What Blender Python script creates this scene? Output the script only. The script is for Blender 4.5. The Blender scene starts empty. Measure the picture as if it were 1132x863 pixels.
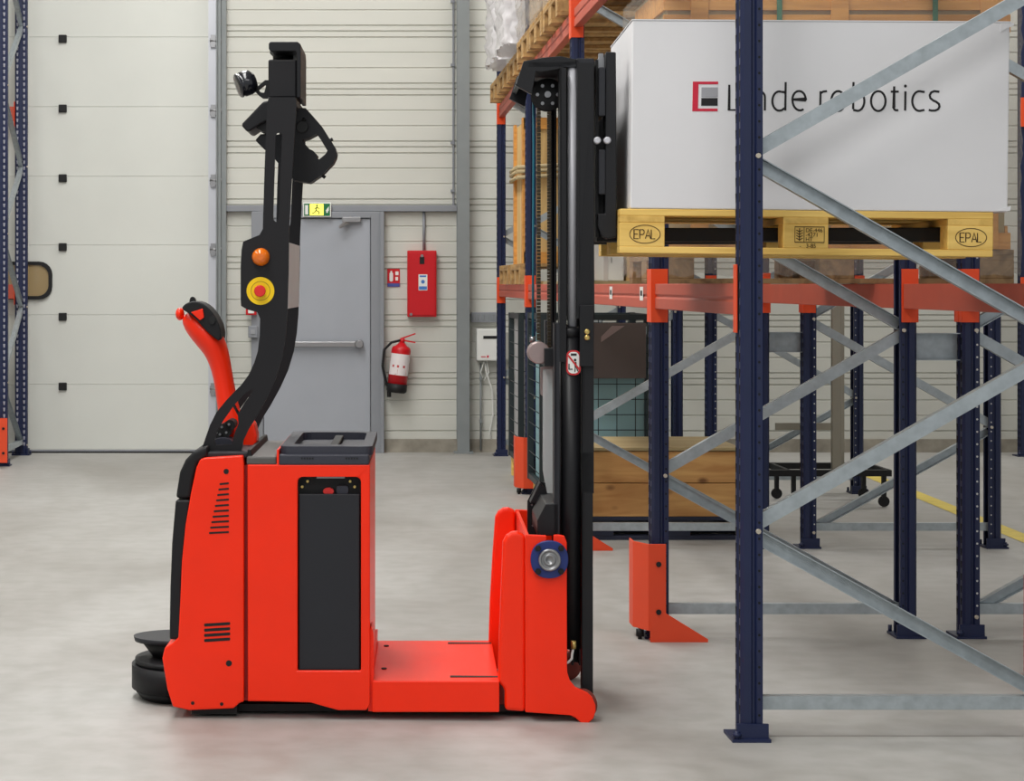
import bpy, math, random
from math import pi, sin, cos
from mathutils import Vector, Matrix
from mathutils.geometry import tessellate_polygon
random.seed(7)
sc = bpy.context.scene
COL = sc.collection

# ------------------------------------------------------------ helpers
def lin(c):
    return tuple(((v/255)/12.92 if v/255 <= .04045 else ((v/255+.055)/1.055)**2.4) for v in c)

MATS = {}
def mat(name, rgb, rough=.5, metal=0., var=0., scale=6., stretch=(1,1,1), bump=0., alpha=1., trans=0., emit=0., coat=0., bscale=None, ior=1.45, spec=.5):
    if name in MATS: return MATS[name]
    m = bpy.data.materials.new(name); m.use_nodes = True
    nt = m.node_tree; b = nt.nodes['Principled BSDF']
    c = lin(rgb)
    b.inputs['Base Color'].default_value = (*c, 1)
    b.inputs['Roughness'].default_value = rough
    b.inputs['Metallic'].default_value = metal
    b.inputs['Alpha'].default_value = alpha
    b.inputs['IOR'].default_value = ior
    b.inputs['Specular IOR Level'].default_value = spec
    b.inputs['Transmission Weight'].default_value = trans
    b.inputs['Coat Weight'].default_value = coat
    if emit:
        b.inputs['Emission Color'].default_value = (*c, 1)
        b.inputs['Emission Strength'].default_value = emit
    tc = nt.nodes.new('ShaderNodeTexCoord'); mp = nt.nodes.new('ShaderNodeMapping')
    mp.inputs['Scale'].default_value = stretch
    nt.links.new(tc.outputs['Object'], mp.inputs['Vector'])
    no = nt.nodes.new('ShaderNodeTexNoise'); no.inputs['Scale'].default_value = scale
    no.inputs['Detail'].default_value = 5
    nt.links.new(mp.outputs['Vector'], no.inputs['Vector'])
    cr = nt.nodes.new('ShaderNodeValToRGB')
    v = max(var, .03)
    cr.color_ramp.elements[0].color = (*[x*(1-v) for x in c], 1)
    cr.color_ramp.elements[1].color = (*[min(1, x*(1+v)) for x in c], 1)
    cr.color_ramp.elements[0].position = .3; cr.color_ramp.elements[1].position = .7
    nt.links.new(no.outputs['Fac'], cr.inputs['Fac'])
    nt.links.new(cr.outputs['Color'], b.inputs['Base Color'])
    if bump:
        bp = nt.nodes.new('ShaderNodeBump'); bp.inputs['Strength'].default_value = bump
        bp.inputs['Distance'].default_value = .01
        src = no
        if bscale:
            src = nt.nodes.new('ShaderNodeTexNoise'); src.inputs['Scale'].default_value = bscale
            nt.links.new(mp.outputs['Vector'], src.inputs['Vector'])
        nt.links.new(src.outputs['Fac'], bp.inputs['Height'])
        nt.links.new(bp.outputs['Normal'], b.inputs['Normal'])
    MATS[name] = m
    return m

def wood(name, light, dark, rough=.65, axis=0, knots=True, gs=9):
    """plank wood: streaky grain along the given axis, plus knots"""
    if name in MATS: return MATS[name]
    m = bpy.data.materials.new(name); m.use_nodes = True
    nt = m.node_tree; b = nt.nodes['Principled BSDF']; b.inputs['Roughness'].default_value = rough
    tc = nt.nodes.new('ShaderNodeTexCoord'); mp = nt.nodes.new('ShaderNodeMapping')
    s = [gs, gs, gs]; s[axis] = gs*.09
    mp.inputs['Scale'].default_value = s
    nt.links.new(tc.outputs['Object'], mp.inputs['Vector'])
    n = nt.nodes.new('ShaderNodeTexNoise'); n.inputs['Scale'].default_value = 2.2; n.inputs['Detail'].default_value = 6; n.inputs['Distortion'].default_value = 1.2
    nt.links.new(mp.outputs['Vector'], n.inputs['Vector'])
    cr = nt.nodes.new('ShaderNodeValToRGB')
    cr.color_ramp.elements[0].color = (*lin(dark), 1); cr.color_ramp.elements[1].color = (*lin(light), 1)
    cr.color_ramp.elements[0].position = .28; cr.color_ramp.elements[1].position = .62
    nt.links.new(n.outputs['Fac'], cr.inputs['Fac'])
    out = cr.outputs['Color']
    if knots:
        mp2 = nt.nodes.new('ShaderNodeMapping'); s2 = [5, 5, 5]; s2[axis] = 3.0
        mp2.inputs['Scale'].default_value = s2
        nt.links.new(tc.outputs['Object'], mp2.inputs['Vector'])
        vo = nt.nodes.new('ShaderNodeTexVoronoi'); vo.inputs['Scale'].default_value = 1.3
        nt.links.new(mp2.outputs['Vector'], vo.inputs['Vector'])
        k = nt.nodes.new('ShaderNodeValToRGB')
        k.color_ramp.elements[0].color = (.16, .07, .03, 1); k.color_ramp.elements[1].color = (1, 1, 1, 1)
        k.color_ramp.elements[0].position = .05; k.color_ramp.elements[1].position = .15
        nt.links.new(vo.outputs['Distance'], k.inputs['Fac'])
        mx = nt.nodes.new('ShaderNodeMix'); mx.data_type = 'RGBA'; mx.blend_type = 'MULTIPLY'
        mx.inputs['Factor'].default_value = .8
        nt.links.new(out, mx.inputs[6]); nt.links.new(k.outputs['Color'], mx.inputs[7])
        out = mx.outputs[2]
    nt.links.new(out, b.inputs['Base Color'])
    bp = nt.nodes.new('ShaderNodeBump'); bp.inputs['Strength'].default_value = .15; bp.inputs['Distance'].default_value = .01
    nt.links.new(n.outputs['Fac'], bp.inputs['Height']); nt.links.new(bp.outputs['Normal'], b.inputs['Normal'])
    MATS[name] = m
    return m

class MB:
    """collects shapes; build() links them as one mesh object"""
    def __init__(s): s.v = []; s.f = []; s.m = []; s.sm = []
    def add(s, vs, fs, mi=0, smooth=False):
        o = len(s.v); s.v += [tuple(p) for p in vs]
        for f in fs: s.f.append([i+o for i in f]); s.m.append(mi); s.sm.append(smooth)
        return s
    def box(s, x0, x1, y0, y1, z0, z1, mi=0):
        x0, x1 = sorted((x0, x1)); y0, y1 = sorted((y0, y1)); z0, z1 = sorted((z0, z1))
        return s.add([(x0,y0,z0),(x1,y0,z0),(x1,y1,z0),(x0,y1,z0),(x0,y0,z1),(x1,y0,z1),(x1,y1,z1),(x0,y1,z1)],
                     [(0,3,2,1),(4,5,6,7),(0,1,5,4),(1,2,6,5),(2,3,7,6),(3,0,4,7)], mi)
    def prism(s, ring, off, mi=0, holes=(), smooth=False):
        """planar 3-D ring pushed along off; holes are rings as well"""
        off = Vector(off)
        rings = [[Vector(p) for p in ring]] + [[Vector(p) for p in h] for h in holes]
        if not holes:
            n = len(ring); vs = rings[0] + [p+off for p in rings[0]]
            s.add(vs, [list(range(n))[::-1], list(range(n, 2*n))], mi)
            s.add(vs, [(i, (i+1) % n, n+(i+1) % n, n+i) for i in range(n)], mi, smooth)
            return s
        flat = [p for r in rings for p in r]; N = len(flat)
        tris = tessellate_polygon(rings)
        vs = flat + [p+off for p in flat]; fs = []
        for t in tris: fs.append(tuple(t)); fs.append(tuple(i+N for i in reversed(t)))
        o = 0
        for r in rings:
            n = len(r)
            fs += [(o+i, o+(i+1) % n, N+o+(i+1) % n, N+o+i) for i in range(n)]
            o += n
        return s.add(vs, fs, mi)
    def cyl(s, a, b, r, n=20, r2=None, mi=0, cap=True, smooth=True):
        a, b = Vector(a), Vector(b); d = (b-a).normalized(); r2 = r if r2 is None else r2
        up = Vector((0,0,1)) if abs(d.z) < .9 else Vector((1,0,0))
        e1 = d.cross(up).normalized(); e2 = d.cross(e1)
        vs = []
        for c, q in ((a, r), (b, r2)):
            for i in range(n):
                t = 2*pi*i/n; vs.append(c + e1*cos(t)*q + e2*sin(t)*q)
        s.add(vs, [(i, (i+1) % n, n+(i+1) % n, n+i) for i in range(n)], mi, smooth)
        if cap: s.add(vs, [list(range(n)), list(range(2*n-1, n-1, -1))], mi)
        return s
    def lathe(s, c, axis, prof, n=28, mi=0):
        """prof: list of (distance along axis, radius)"""
        c, d = Vector(c), Vector(axis).normalized()
        up = Vector((0,0,1)) if abs(d.z) < .9 else Vector((1,0,0))
        e1 = d.cross(up).normalized(); e2 = d.cross(e1); vs = []
        for h, r in prof:
            for i in range(n):
                t = 2*pi*i/n; vs.append(c + d*h + e1*cos(t)*r + e2*sin(t)*r)
        fs = []
        for k in range(len(prof)-1):
            fs += [(k*n+i, k*n+(i+1) % n, (k+1)*n+(i+1) % n, (k+1)*n+i) for i in range(n)]
        s.add(vs, fs, mi, True)
        m = (len(prof)-1)*n
        s.add(vs, [list(range(n)), [m+i for i in range(n-1, -1, -1)]], mi)
        return s
    def tube(s, pts, rad, n=10, mi=0, flat=1.):
        """tube along pts; rad a number or one per point"""
        P = [Vector(p) for p in pts]; R = rad if isinstance(rad, (list, tuple)) else [rad]*len(P); vs = []
        e1 = None
        for i, p in enumerate(P):
            d = (P[min(i+1, len(P)-1)] - P[max(i-1, 0)]).normalized()
            if e1 is None:
                up = Vector((0,1,0)) if abs(d.y) < .9 else Vector((1,0,0)); e1 = d.cross(up).normalized()
            else: e1 = (e1 - d*e1.dot(d)).normalized()
            e2 = d.cross(e1)
            for k in range(n):
                t = 2*pi*k/n; vs.append(p + e1*cos(t)*R[i] + e2*sin(t)*R[i]*flat)
        fs = []
        for i in range(len(P)-1):
            fs += [(i*n+k, i*n+(k+1) % n, (i+1)*n+(k+1) % n, (i+1)*n+k) for k in range(n)]
        s.add(vs, fs, mi, True); m = (len(P)-1)*n
        return s.add(vs, [list(range(n)), [m+k for k in range(n-1, -1, -1)]], mi)
    def beam(s, a, b, w, t, side=(0,1,0), mi=0, lip=0, th=.003):
        """bar from a to b: width w across (in plane), thickness t along side; lip>0 makes it an open channel"""
        a, b = Vector(a), Vector(b); d = (b-a).normalized(); sd = Vector(side).normalized(); u = sd.cross(d).normalized()
        def bar(u0, u1, s0, s1):
            vs = []
            for c in (a, b):
                for uu, ss in ((u0,s0),(u1,s0),(u1,s1),(u0,s1)): vs.append(c+u*uu+sd*ss)
            s.add(vs, [(0,1,2,3),(7,6,5,4),(0,4,5,1),(1,5,6,2),(2,6,7,3),(3,7,4,0)], mi)
        if not lip: bar(-w/2, w/2, -t/2, t/2)
        elif lip > 0:
            bar(-w/2, w/2, -t/2, -t/2+th); bar(-w/2, -w/2+th, -t/2+th, t/2); bar(w/2-th, w/2, -t/2+th, t/2)
        else:
            bar(-w/2, w/2, t/2-th, t/2); bar(-w/2, -w/2+th, -t/2, t/2-th); bar(w/2-th, w/2, -t/2, t/2-th)
        return s
    def sphere(s, c, r, n=20, k=12, mi=0, sq=(1,1,1)):
        c = Vector(c); vs = []; fs = []
        for j in range(k+1):
            ph = pi*j/k
            for i in range(n):
                t = 2*pi*i/n; vs.append((c.x+r*sin(ph)*cos(t)*sq[0], c.y+r*sin(ph)*sin(t)*sq[1], c.z+r*cos(ph)*sq[2]))
        for j in range(k):
            fs += [(j*n+i, (j+1)*n+i, (j+1)*n+(i+1) % n, j*n+(i+1) % n) for i in range(n)]
        return s.add(vs, fs, mi, True)
    def build(s, name, mats, parent=None, bevel=0, seg=2, loc=None):
        me = bpy.data.meshes.new(name); me.from_pydata(s.v, [], s.f)
        if not isinstance(mats, (list, tuple)): mats = [mats]
        for m in mats: me.materials.append(m)
        for p, mi, sm in zip(me.polygons, s.m, s.sm): p.material_index = mi; p.use_smooth = sm
        import bmesh
        bm = bmesh.new(); bm.from_mesh(me)
        bmesh.ops.remove_doubles(bm, verts=bm.verts, dist=1e-6)
        bmesh.ops.recalc_face_normals(bm, faces=bm.faces)
        bm.to_mesh(me); bm.free()
        o = bpy.data.objects.new(name, me); COL.objects.link(o)
        if parent: o.parent = parent
        if loc: o.location = loc
        if bevel:
            md = o.modifiers.new('bevel', 'BEVEL'); md.width = bevel; md.segments = seg
            md.limit_method = 'ANGLE'; md.angle_limit = math.radians(35); md.use_clamp_overlap = True
        return o

def thing(name, loc, label, cat, rz=0, group=None):
    o = bpy.data.objects.new(name, None); COL.objects.link(o); o.location = loc; o.rotation_euler = (0,0,rz)
    o.empty_display_size = .1
    o['label'] = label; o['category'] = cat
    if group: o['group'] = group
    return o
def tag(o, label, cat, group=None):
    o['label'] = label; o['category'] = cat
    if group: o['group'] = group
    return o
def struct(o, label=None):
    o['kind'] = 'structure'
    if label: o['label'] = label
    return o
def dup(src, loc, label, group=None, rz=None):
    def rec(o, par):
        c = o.copy(); COL.objects.link(c)
        if par: c.parent = par
        for ch in kids[o.name]: rec(ch, c)
        return c
    kids = {}
    def scan(o):
        kids[o.name] = list(o.children)
        for ch in o.children: scan(ch)
    scan(src); r = rec(src, None); r.location = loc
    if rz is not None: r.rotation_euler = (0,0,rz)
    r['label'] = label
    if group: r['group'] = group
    return r
def chaikin(p, it=2):
    for _ in range(it):
        q = []
        n = len(p)
        for i in range(n):
            a, b = p[i], p[(i+1) % n]
            q.append((a[0]*.75+b[0]*.25, a[1]*.75+b[1]*.25)); q.append((a[0]*.25+b[0]*.75, a[1]*.25+b[1]*.75))
        p = [q[i] for i in range(len(q)) if i == 0 or (abs(q[i][0]-q[i-1][0])+abs(q[i][1]-q[i-1][1])) > 1e-6]
    return p
def rrect(x0, x1, y0, y1, r, n=5):
    pts = []
    for cx, cy, a0 in ((x1-r, y1-r, 0), (x0+r, y1-r, 90), (x0+r, y0+r, 180), (x1-r, y0+r, 270)):
        for i in range(n+1):
            a = math.radians(a0+90*i/n); pts.append((cx+r*cos(a), cy+r*sin(a)))
    return pts
def ell(cx, cy, rx, ry, n=28, a0=0, a1=360):
    full = abs(a1-a0) >= 360
    k = n if full else n+1
    return [(cx+rx*cos(math.radians(a0+(a1-a0)*i/n)), cy+ry*sin(math.radians(a0+(a1-a0)*i/n))) for i in range(k)]
def ribbon(mb, pts, w, to3, off, mi=0, closed=False):
    """flat stroke of width w along 2-D pts, placed by to3(x, y) and thickened along off"""
    n = len(pts); L = []; Rr = []
    for i, p in enumerate(pts):
        if closed: a, b = pts[(i-1) % n], pts[(i+1) % n]
        else: a, b = pts[max(i-1, 0)], pts[min(i+1, n-1)]
        dx, dy = b[0]-a[0], b[1]-a[1]; l = math.hypot(dx, dy) or 1
        nx, ny = -dy/l*w/2, dx/l*w/2
        if 0 < i < n-1 or closed:
            d1 = (p[0]-a[0], p[1]-a[1]); d2 = (b[0]-p[0], b[1]-p[1])
            l1 = math.hypot(*d1) or 1; l2 = math.hypot(*d2) or 1
            c = (d1[0]*d2[0]+d1[1]*d2[1])/l1/l2; k = 1/max(.5, math.sqrt(max(0, (1+c)/2))); nx *= k; ny *= k
        L.append(Vector(to3(p[0]+nx, p[1]+ny))); Rr.append(Vector(to3(p[0]-nx, p[1]-ny)))
    off = Vector(off); m = n if closed else n-1
    for i in range(m):
        j = (i+1) % n
        q = [L[i], L[j], Rr[j], Rr[i]]
        mb.add(q+[v+off for v in q], [(0,1,2,3),(7,6,5,4),(0,4,5,1),(1,5,6,2),(2,6,7,3),(3,7,4,0)], mi)

# ------------------------------------------------------------ measured view
F = 2250.; PX, PY, H = 372., 315., 1.42
def W(px, py, Y): return Vector(((px-PX)*Y/F, Y, H-(py-PY)*Y/F))
def wx(px, Y): return (px-PX)*Y/F
def wz(py, Y): return H-(py-PY)*Y/F

cam = bpy.data.cameras.new('camera'); co = bpy.data.objects.new('camera', cam); COL.objects.link(co)
co.location = (0, 0, H); co.rotation_euler = (pi/2, 0, 0)
cam.sensor_width = 36; cam.lens = 36*F/1132
cam.shift_x = (566-PX)/1132; cam.shift_y = -(431.5-PY)/1132
cam.clip_end = 200
sc.camera = co

# ------------------------------------------------------------ materials
M_red = mat('truck_red', (250, 44, 3), .38, var=.02, coat=.12, spec=.35)
M_redin = mat('truck_red_shade', (238, 42, 14), .45)
M_blk = mat('truck_black', (24, 24, 27), .42, var=.05, spec=.35)
M_blk2 = mat('black_plastic', (20, 20, 23), .55, spec=.35, bump=.1, bscale=300)
M_dk = mat('near_black', (14, 14, 16), .6)
M_tray = mat('tray_plastic', (50, 51, 62), .5, bump=.12, bscale=250)
M_lid = mat('lid_plastic', (84, 82, 80), .55)
M_panel = mat('battery_panel_grey', (38, 39, 44), .5, spec=.35)
M_tower = mat('tower_black', (26, 25, 28), .5, spec=.35)
M_chrome = mat('chrome', (196, 196, 202), .45, .3)
M_steel = mat('steel', (150, 150, 152), .35, .8)
M_pink = mat('worn_aluminium', (158, 140, 138), .4, .5)
M_blue = mat('bearing_blue', (28, 46, 110), .45)
M_navy = mat('rack_navy', (21, 31, 66), .45, var=.08)
M_navyd = mat('rack_slot', (8, 9, 16), .8)
M_slotl = mat('rack_slot_light', (150, 150, 160), .6)
M_galv = mat('galvanised', (168, 176, 180), .42, .55, var=.12, scale=30)
M_beam = mat('beam_salmon', (184, 82, 62), .5, var=.06)
M_org = mat('connector_orange', (232, 78, 32), .45)
M_guard = mat('guard_orange', (222, 72, 34), .5)
M_white = mat('white_card', (226, 225, 227), .75, var=.012, scale=2)
M_wht = mat('white_paint', (228, 228, 224), .5)
M_ink = mat('black_ink', (28, 26, 28), .7)
M_logored = mat('logo_red', (205, 30, 60), .6)
M_logogrey = mat('logo_grey', (160, 160, 165), .6)
M_gray = mat('steel_grey_paint', (136, 139, 145), .45, var=.03)
M_door = mat('door_grey', (160, 164, 172), .4, var=.03, scale=3)
M_column = mat('column_grey', (132, 137, 138), .5, var=.06)
M_gred = mat('fire_red', (196, 16, 28), .35)
M_yel = mat('warning_yellow', (245, 205, 10), .45)
M_amber = mat('amber_lens', (225, 110, 10), .15, coat=.6)
M_button = mat('button_red', (220, 45, 40), .35)
M_teal = mat('hose_teal', (30, 105, 125), .4)
M_rubber = mat('rubber', (24, 24, 25), .7)
M_brass = mat('brass', (205, 180, 110), .3, .8)
M_green = mat('strap_green', (20, 110, 80), .5)
M_signgreen = mat('exit_green', (20, 110, 60), .5)
M_lite = mat('exit_lit_yellow', (250, 225, 90), .4, emit=1.2)
M_tealbox = mat('teal_sheet', (140, 176, 182), .6, var=.1, scale=2)
M_sheet = mat('grey_brown_sheet', (96, 86, 84), .5, var=.08, scale=2)
M_wire = mat('wire', (50, 58, 60), .5, .5)
M_wrap = mat('stretch_film', (196, 190, 182), .25, alpha=.2, bump=.8, bscale=14, stretch=(1,1,.3))
M_wrapw = mat('white_film', (225, 222, 224), .25, alpha=.8, bump=1., bscale=9)
M_plexi = mat('plexiglass', (225, 228, 228), .08, alpha=.35)
M_card = mat('cardboard', (176, 148, 112), .8, var=.06)
W_epal = wood('pallet_yellow_wood', (244, 206, 116), (216, 172, 80), axis=0, knots=False, gs=7)
W_epaly = wood('pallet_yellow_wood_cross', (232, 192, 104), (198, 156, 74), axis=1, knots=False, gs=7)
W_pal = wood('pallet_wood', (190, 152, 96), (138, 104, 62), axis=1, knots=False, gs=7)
W_palb = wood('dark_pallet_wood', (158, 126, 86), (108, 82, 54), axis=1, knots=False, gs=7)  # darker tones of the pallet wood, for the pallet under the wrapped crate
W_crate = wood('pine_crate_wood', (212, 164, 100), (176, 122, 66), axis=0, gs=6)
W_cratel = wood('crate_batten_wood', (222, 158, 76), (190, 126, 56), axis=0, knots=False)
W_ply = wood('plywood_panel', (176, 158, 116), (154, 132, 92), axis=0, knots=False, gs=3)
W_light = wood('pale_wood', (222, 186, 124), (190, 150, 90), axis=2, knots=False)

# floor
def floor_mat():
    m = bpy.data.materials.new('concrete_floor'); m.use_nodes = True; nt = m.node_tree; b = nt.nodes['Principled BSDF']
    tc = nt.nodes.new('ShaderNodeTexCoord')
    def noise(sc_, det, st=(1,1,1), dist=0):
        mp = nt.nodes.new('ShaderNodeMapping'); mp.inputs['Scale'].default_value = st
        nt.links.new(tc.outputs['Object'], mp.inputs['Vector'])
        n = nt.nodes.new('ShaderNodeTexNoise'); n.inputs['Scale'].default_value = sc_; n.inputs['Detail'].default_value = det; n.inputs['Distortion'].default_value = dist
        nt.links.new(mp.outputs['Vector'], n.inputs['Vector']); return n
    n1 = noise(.9, 6, (1, .5, 1), .6); n2 = noise(9, 8); n3 = noise(3, 4, (.35, 2.2, 1))
    cr = nt.nodes.new('ShaderNodeValToRGB')
    cr.color_ramp.elements[0].color = (*lin((152, 149, 144)), 1); cr.color_ramp.elements[1].color = (*lin((178, 177, 174)), 1)
    cr.color_ramp.elements[0].position = .32; cr.color_ramp.elements[1].position = .68
    nt.links.new(n1.outputs['Fac'], cr.inputs['Fac'])
    def ov(src, n, lo, fac):
        c2 = nt.nodes.new('ShaderNodeValToRGB'); c2.color_ramp.elements[0].color = (lo, lo, lo*.98, 1); c2.color_ramp.elements[1].color = (1, 1, 1, 1)
        c2.color_ramp.elements[0].position = .35; c2.color_ramp.elements[1].position = .6
        nt.links.new(n.outputs['Fac'], c2.inputs['Fac'])
        mx = nt.nodes.new('ShaderNodeMix'); mx.data_type = 'RGBA'; mx.blend_type = 'MULTIPLY'; mx.inputs['Factor'].default_value = fac
        nt.links.new(src, mx.inputs[6]); nt.links.new(c2.outputs['Color'], mx.inputs[7]); return mx.outputs[2]
    o = ov(cr.outputs['Color'], n2, .84, .8); o = ov(o, n3, .88, .35)
    nt.links.new(o, b.inputs['Base Color'])
    rr = nt.nodes.new('ShaderNodeMapRange'); rr.inputs['To Min'].default_value = .42; rr.inputs['To Max'].default_value = .62
    nt.links.new(n2.outputs['Fac'], rr.inputs['Value']); nt.links.new(rr.outputs['Result'], b.inputs['Roughness'])
    bp = nt.nodes.new('ShaderNodeBump'); bp.inputs['Strength'].default_value = .06; bp.inputs['Distance'].default_value = .01
    nt.links.new(n2.outputs['Fac'], bp.inputs['Height']); nt.links.new(bp.outputs['Normal'], b.inputs['Normal'])
    return m
def wall_mat():
    m = mat('wall_cream', (203, 203, 195), .5, var=.04, scale=1.2, stretch=(.6, 1, 2.5)); return m
M_wall = wall_mat()
M_sect = mat('sectional_door_white', (210, 212, 206), .42, var=.02, scale=1.5)
M_plinth = mat('plinth_concrete', (150, 144, 132), .85, var=.25, scale=7)

# ------------------------------------------------------------ setting
YW = 17.31
f = MB().box(-9, 15, -1.5, YW+.3, -.12, 0).build('floor', floor_mat()); struct(f)
# back wall: horizontal ribbed cladding panels
zs = []
z = .0; per = 64/130.
prof = [(0, .12)]
base = wz(28, YW)
grooves = []
k = -8
while k < 12:
    z0 = base - k*per
    for dz, dp in ((0, .012), (-.048, .012), (-.1, .012), (-.23, .007), (-.362, .007)): grooves.append((z0+dz, dp))
    k += 1
grooves = sorted(g for g in grooves if .14 < g[0] < 5.4)
ring = [(0.0, 0.)]
pts = [(YW, .0)]
for gz, dp in grooves:
    pts += [(YW, gz-.010), (YW+dp, gz-.006), (YW+dp, gz+.002), (YW, gz+.006)]
pts += [(YW, 6.6), (YW+.2, 6.6), (YW+.2, 0)]
wb = MB().prism([(-9, y, zz) for y, zz in pts], (24, 0, 0)).build('wall_back', M_wall); struct(wb)
wl = MB().box(-9.2, -9, -1.5, YW+.3, 0, 6.6).build('wall_left', M_wall); struct(wl)
wr = MB().box(15, 15.2, -1.5, YW+.3, 0, 6.6).build('wall_right', M_wall); struct(wr)
struct(MB().box(-9, 15, -1.5, YW+.3, 6.6, 6.7).build('ceiling', mat('ceiling_white', (200, 200, 196), .8)))
# plinth
bb = MB().box(wx(424, YW-.03), 14.99, YW-.03, YW-.001, 0, wz(485, YW)).build('baseboard_back', M_plinth); struct(bb)
# panel joints, vertical
tr = MB()
tr.box(wx(500, YW), wx(502, YW), YW-.02, YW-.001, wz(229, YW), 5.4)
for y in (2, 72, 158, 211): tr.box(wx(498, YW), wx(502.5, YW), YW-.03, YW-.001, wz(y+1.4, YW), wz(y-1.4, YW))
struct(tr.build('trim_1', M_gray))
tr = MB().box(wx(250, YW), wx(505, YW), YW-.06, YW-.001, wz(234, YW), wz(227, YW))
struct(tr.build('trim_2', M_gray, bevel=.005))
# steel column, I section
cx0, cx1 = wx(505.5, YW-.12), wx(519, YW-.12)
c = MB().box(cx0, cx1, YW-.14, YW-.125, 0, 5.5).box((cx0+cx1)/2-.006, (cx0+cx1)/2+.006, YW-.125, YW-.02, 0, 5.5).box(cx0, cx1, YW-.02, YW-.001, 0, 5.5)
c.box(cx0-.03, cx1+.03, YW-.17, YW-.001, 0, .015)
struct(c.build('trim_3', M_column))
# sectional door -------------------------------------------------
YD = YW-.09
sd = bpy.data.objects.new('door_1', None); COL.objects.link(sd); sd.location = (-2.3, YD, 0); struct(sd, 'tall cream sectional door with six seams and black hinge covers')
L = lambda v: (v[0]+2.3, v[1]-YD, v[2])
x0, x1 = -6.2, wx(232, YD)
seams = [41, 118, 195, 271, 348, 425]
edges = [wz(497, YD)] + [wz(s, YD) for s in reversed(seams)] + [wz(-36, YD), wz(-113, YD)]
for i in range(len(edges)-1):
    p = MB().box(x0+2.3, x1+2.3, 0, .045, edges[i]+.0008, edges[i+1]-.0008)
    p.build('door_section', M_sect, sd, bevel=.003)
MB().box(x0+2.3, x1+2.3, -.004, .05, .012, wz(497, YD)).build('bottom_rail', M_gray, sd, bevel=.004)
MB().box(x0+2.3, x1+2.3, 0, .045, 0, .012).build('rubber_seal', M_dk, sd)
MB().box(wx(230.5, YD)+2.3, wx(239.5, YD)+2.3, -.012, .04, .03, 5.2).build('edge_strip', mat('edge_strip_alu', (196, 198, 205), .4, .3), sd)
for s_ in seams:
    zc = wz(s_+2, YD)
    h = MB().box(wx(65, YD)+2.3, wx(74, YD)+2.3, -.022, 0, zc-.033, zc+.033).build('hinge_cover', M_dk, sd, bevel=.006)
    h = MB()
    xc = wx(236, YD)+2.3
    h.box(xc-.03, xc+.03, -.03, -.012, zc-.035-.02, zc-.015-.02).box(xc-.03, xc+.03, -.03, -.012, zc+.01-.02, zc+.025-.02)
    h.box(xc-.022, xc+.018, -.036, -.012, zc-.055-.02, zc+.05-.02)
    h.cyl((xc-.03, -.03, zc-.02), (xc+.05, -.03, zc-.02), .009)
    h.cyl((xc+.05, -.03, zc-.02), (xc+.07, -.03, zc-.02), .02)
    h.build('roller_hinge', M_steel, sd)
# door window (rounded)
wy0, wy1 = wz(331, YD), wz(289, YD)
o2 = rrect(wx(-60, YD)+2.3, wx(58, YD)+2.3, wy0, wy1, .11); i2 = rrect(wx(-56, YD)+2.3, wx(54, YD)+2.3, wy0+.03, wy1-.03, .09)
wf = MB().prism([(a, -.025, b) for a, b in o2], (0, .024, 0), holes=[[(a, -.025, b) for a, b in i2]]).build('window_frame', M_dk, sd, bevel=.004)
MB().prism([(a, -.012, b) for a, b in i2], (0, .006, 0)).build('window_pane', mat('tan_glazing', (160, 140, 104), .15, coat=.5), wf)
# door track (steel jamb) right of the sectional door
j = MB().box(wx(241, YD), wx(244.5, YD), YD-.06, YD+.08, 0, 5.3).box(wx(244.5, YD), wx(250, YD), YD-.02, YD+.08, 0, 5.3)
j.box(wx(239.6, YD), wx(241, YD), YD-.09, YD+.05, 0, 5.3)
struct(j.build('trim_4', [M_column], bevel=.003))
MB().box(wx(238.9, YD), wx(239.6, YD), YD-.02, YD+.05, 0, 5.3).build('trim_5', M_dk); struct(bpy.data.objects['trim_5'])

# service door ---------------------------------------------------
YS = YW-.05
dr = bpy.data.objects.new('door_2', None); COL.objects.link(dr); dr.location = (wx(350, YS), YS, 0); struct(dr, 'grey steel service door with panic bar and door closer')
ox = wx(350, YS)
X = lambda px: wx(px, YS)-ox
fr = MB()
fr.box(X(278), X(291), -.03, .045, 0, wz(234, YS)).box(X(410), X(424), -.03, .045, 0, wz(234, YS)).box(X(291), X(410), -.03, .045, wz(241, YS), wz(234, YS))
fr.box(X(420), X(424.5), -.05, -.03, 0, wz(234, YS))
fr.build('door_frame', M_gray, dr, bevel=.004)
MB().box(X(291.6), X(409.4), -.01, .035, .012, wz(241.6, YS)).build('door_leaf', M_door, dr, bevel=.004)
pb = MB().box(X(325), X(398), -.075, -.045, wz(383.5, YS), wz(377, YS))
pb.box(X(300), X(308), -.08, -.01, wz(385, YS), wz(375, YS))
pb.build('panic_bar', M_steel, dr, bevel=.008)
MB().lathe((X(397), -.01, wz(380, YS)), (0,-1,0), [(0, .038), (.07, .038), (.085, .03)]).build('panic_bar_end', M_steel, dr)
MB().box(X(300), X(326), -.075, -.045, wz(383, YS), wz(377, YS)).build('panic_bar', M_steel, dr, bevel=.006)
cl = MB().box(X(378), X(399), -.07, -.01, wz(246, YS), wz(240, YS)).build('door_closer', M_steel, dr, bevel=.006)
MB().beam((X(386), -.055, wz(246, YS)), (X(375), -.09, wz(252, YS)), .02, .012).beam((X(375), -.09, wz(251, YS)), (X(388), -.04, wz(239, YS)), .015, .01).build('closer_arm', M_steel, cl)

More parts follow.
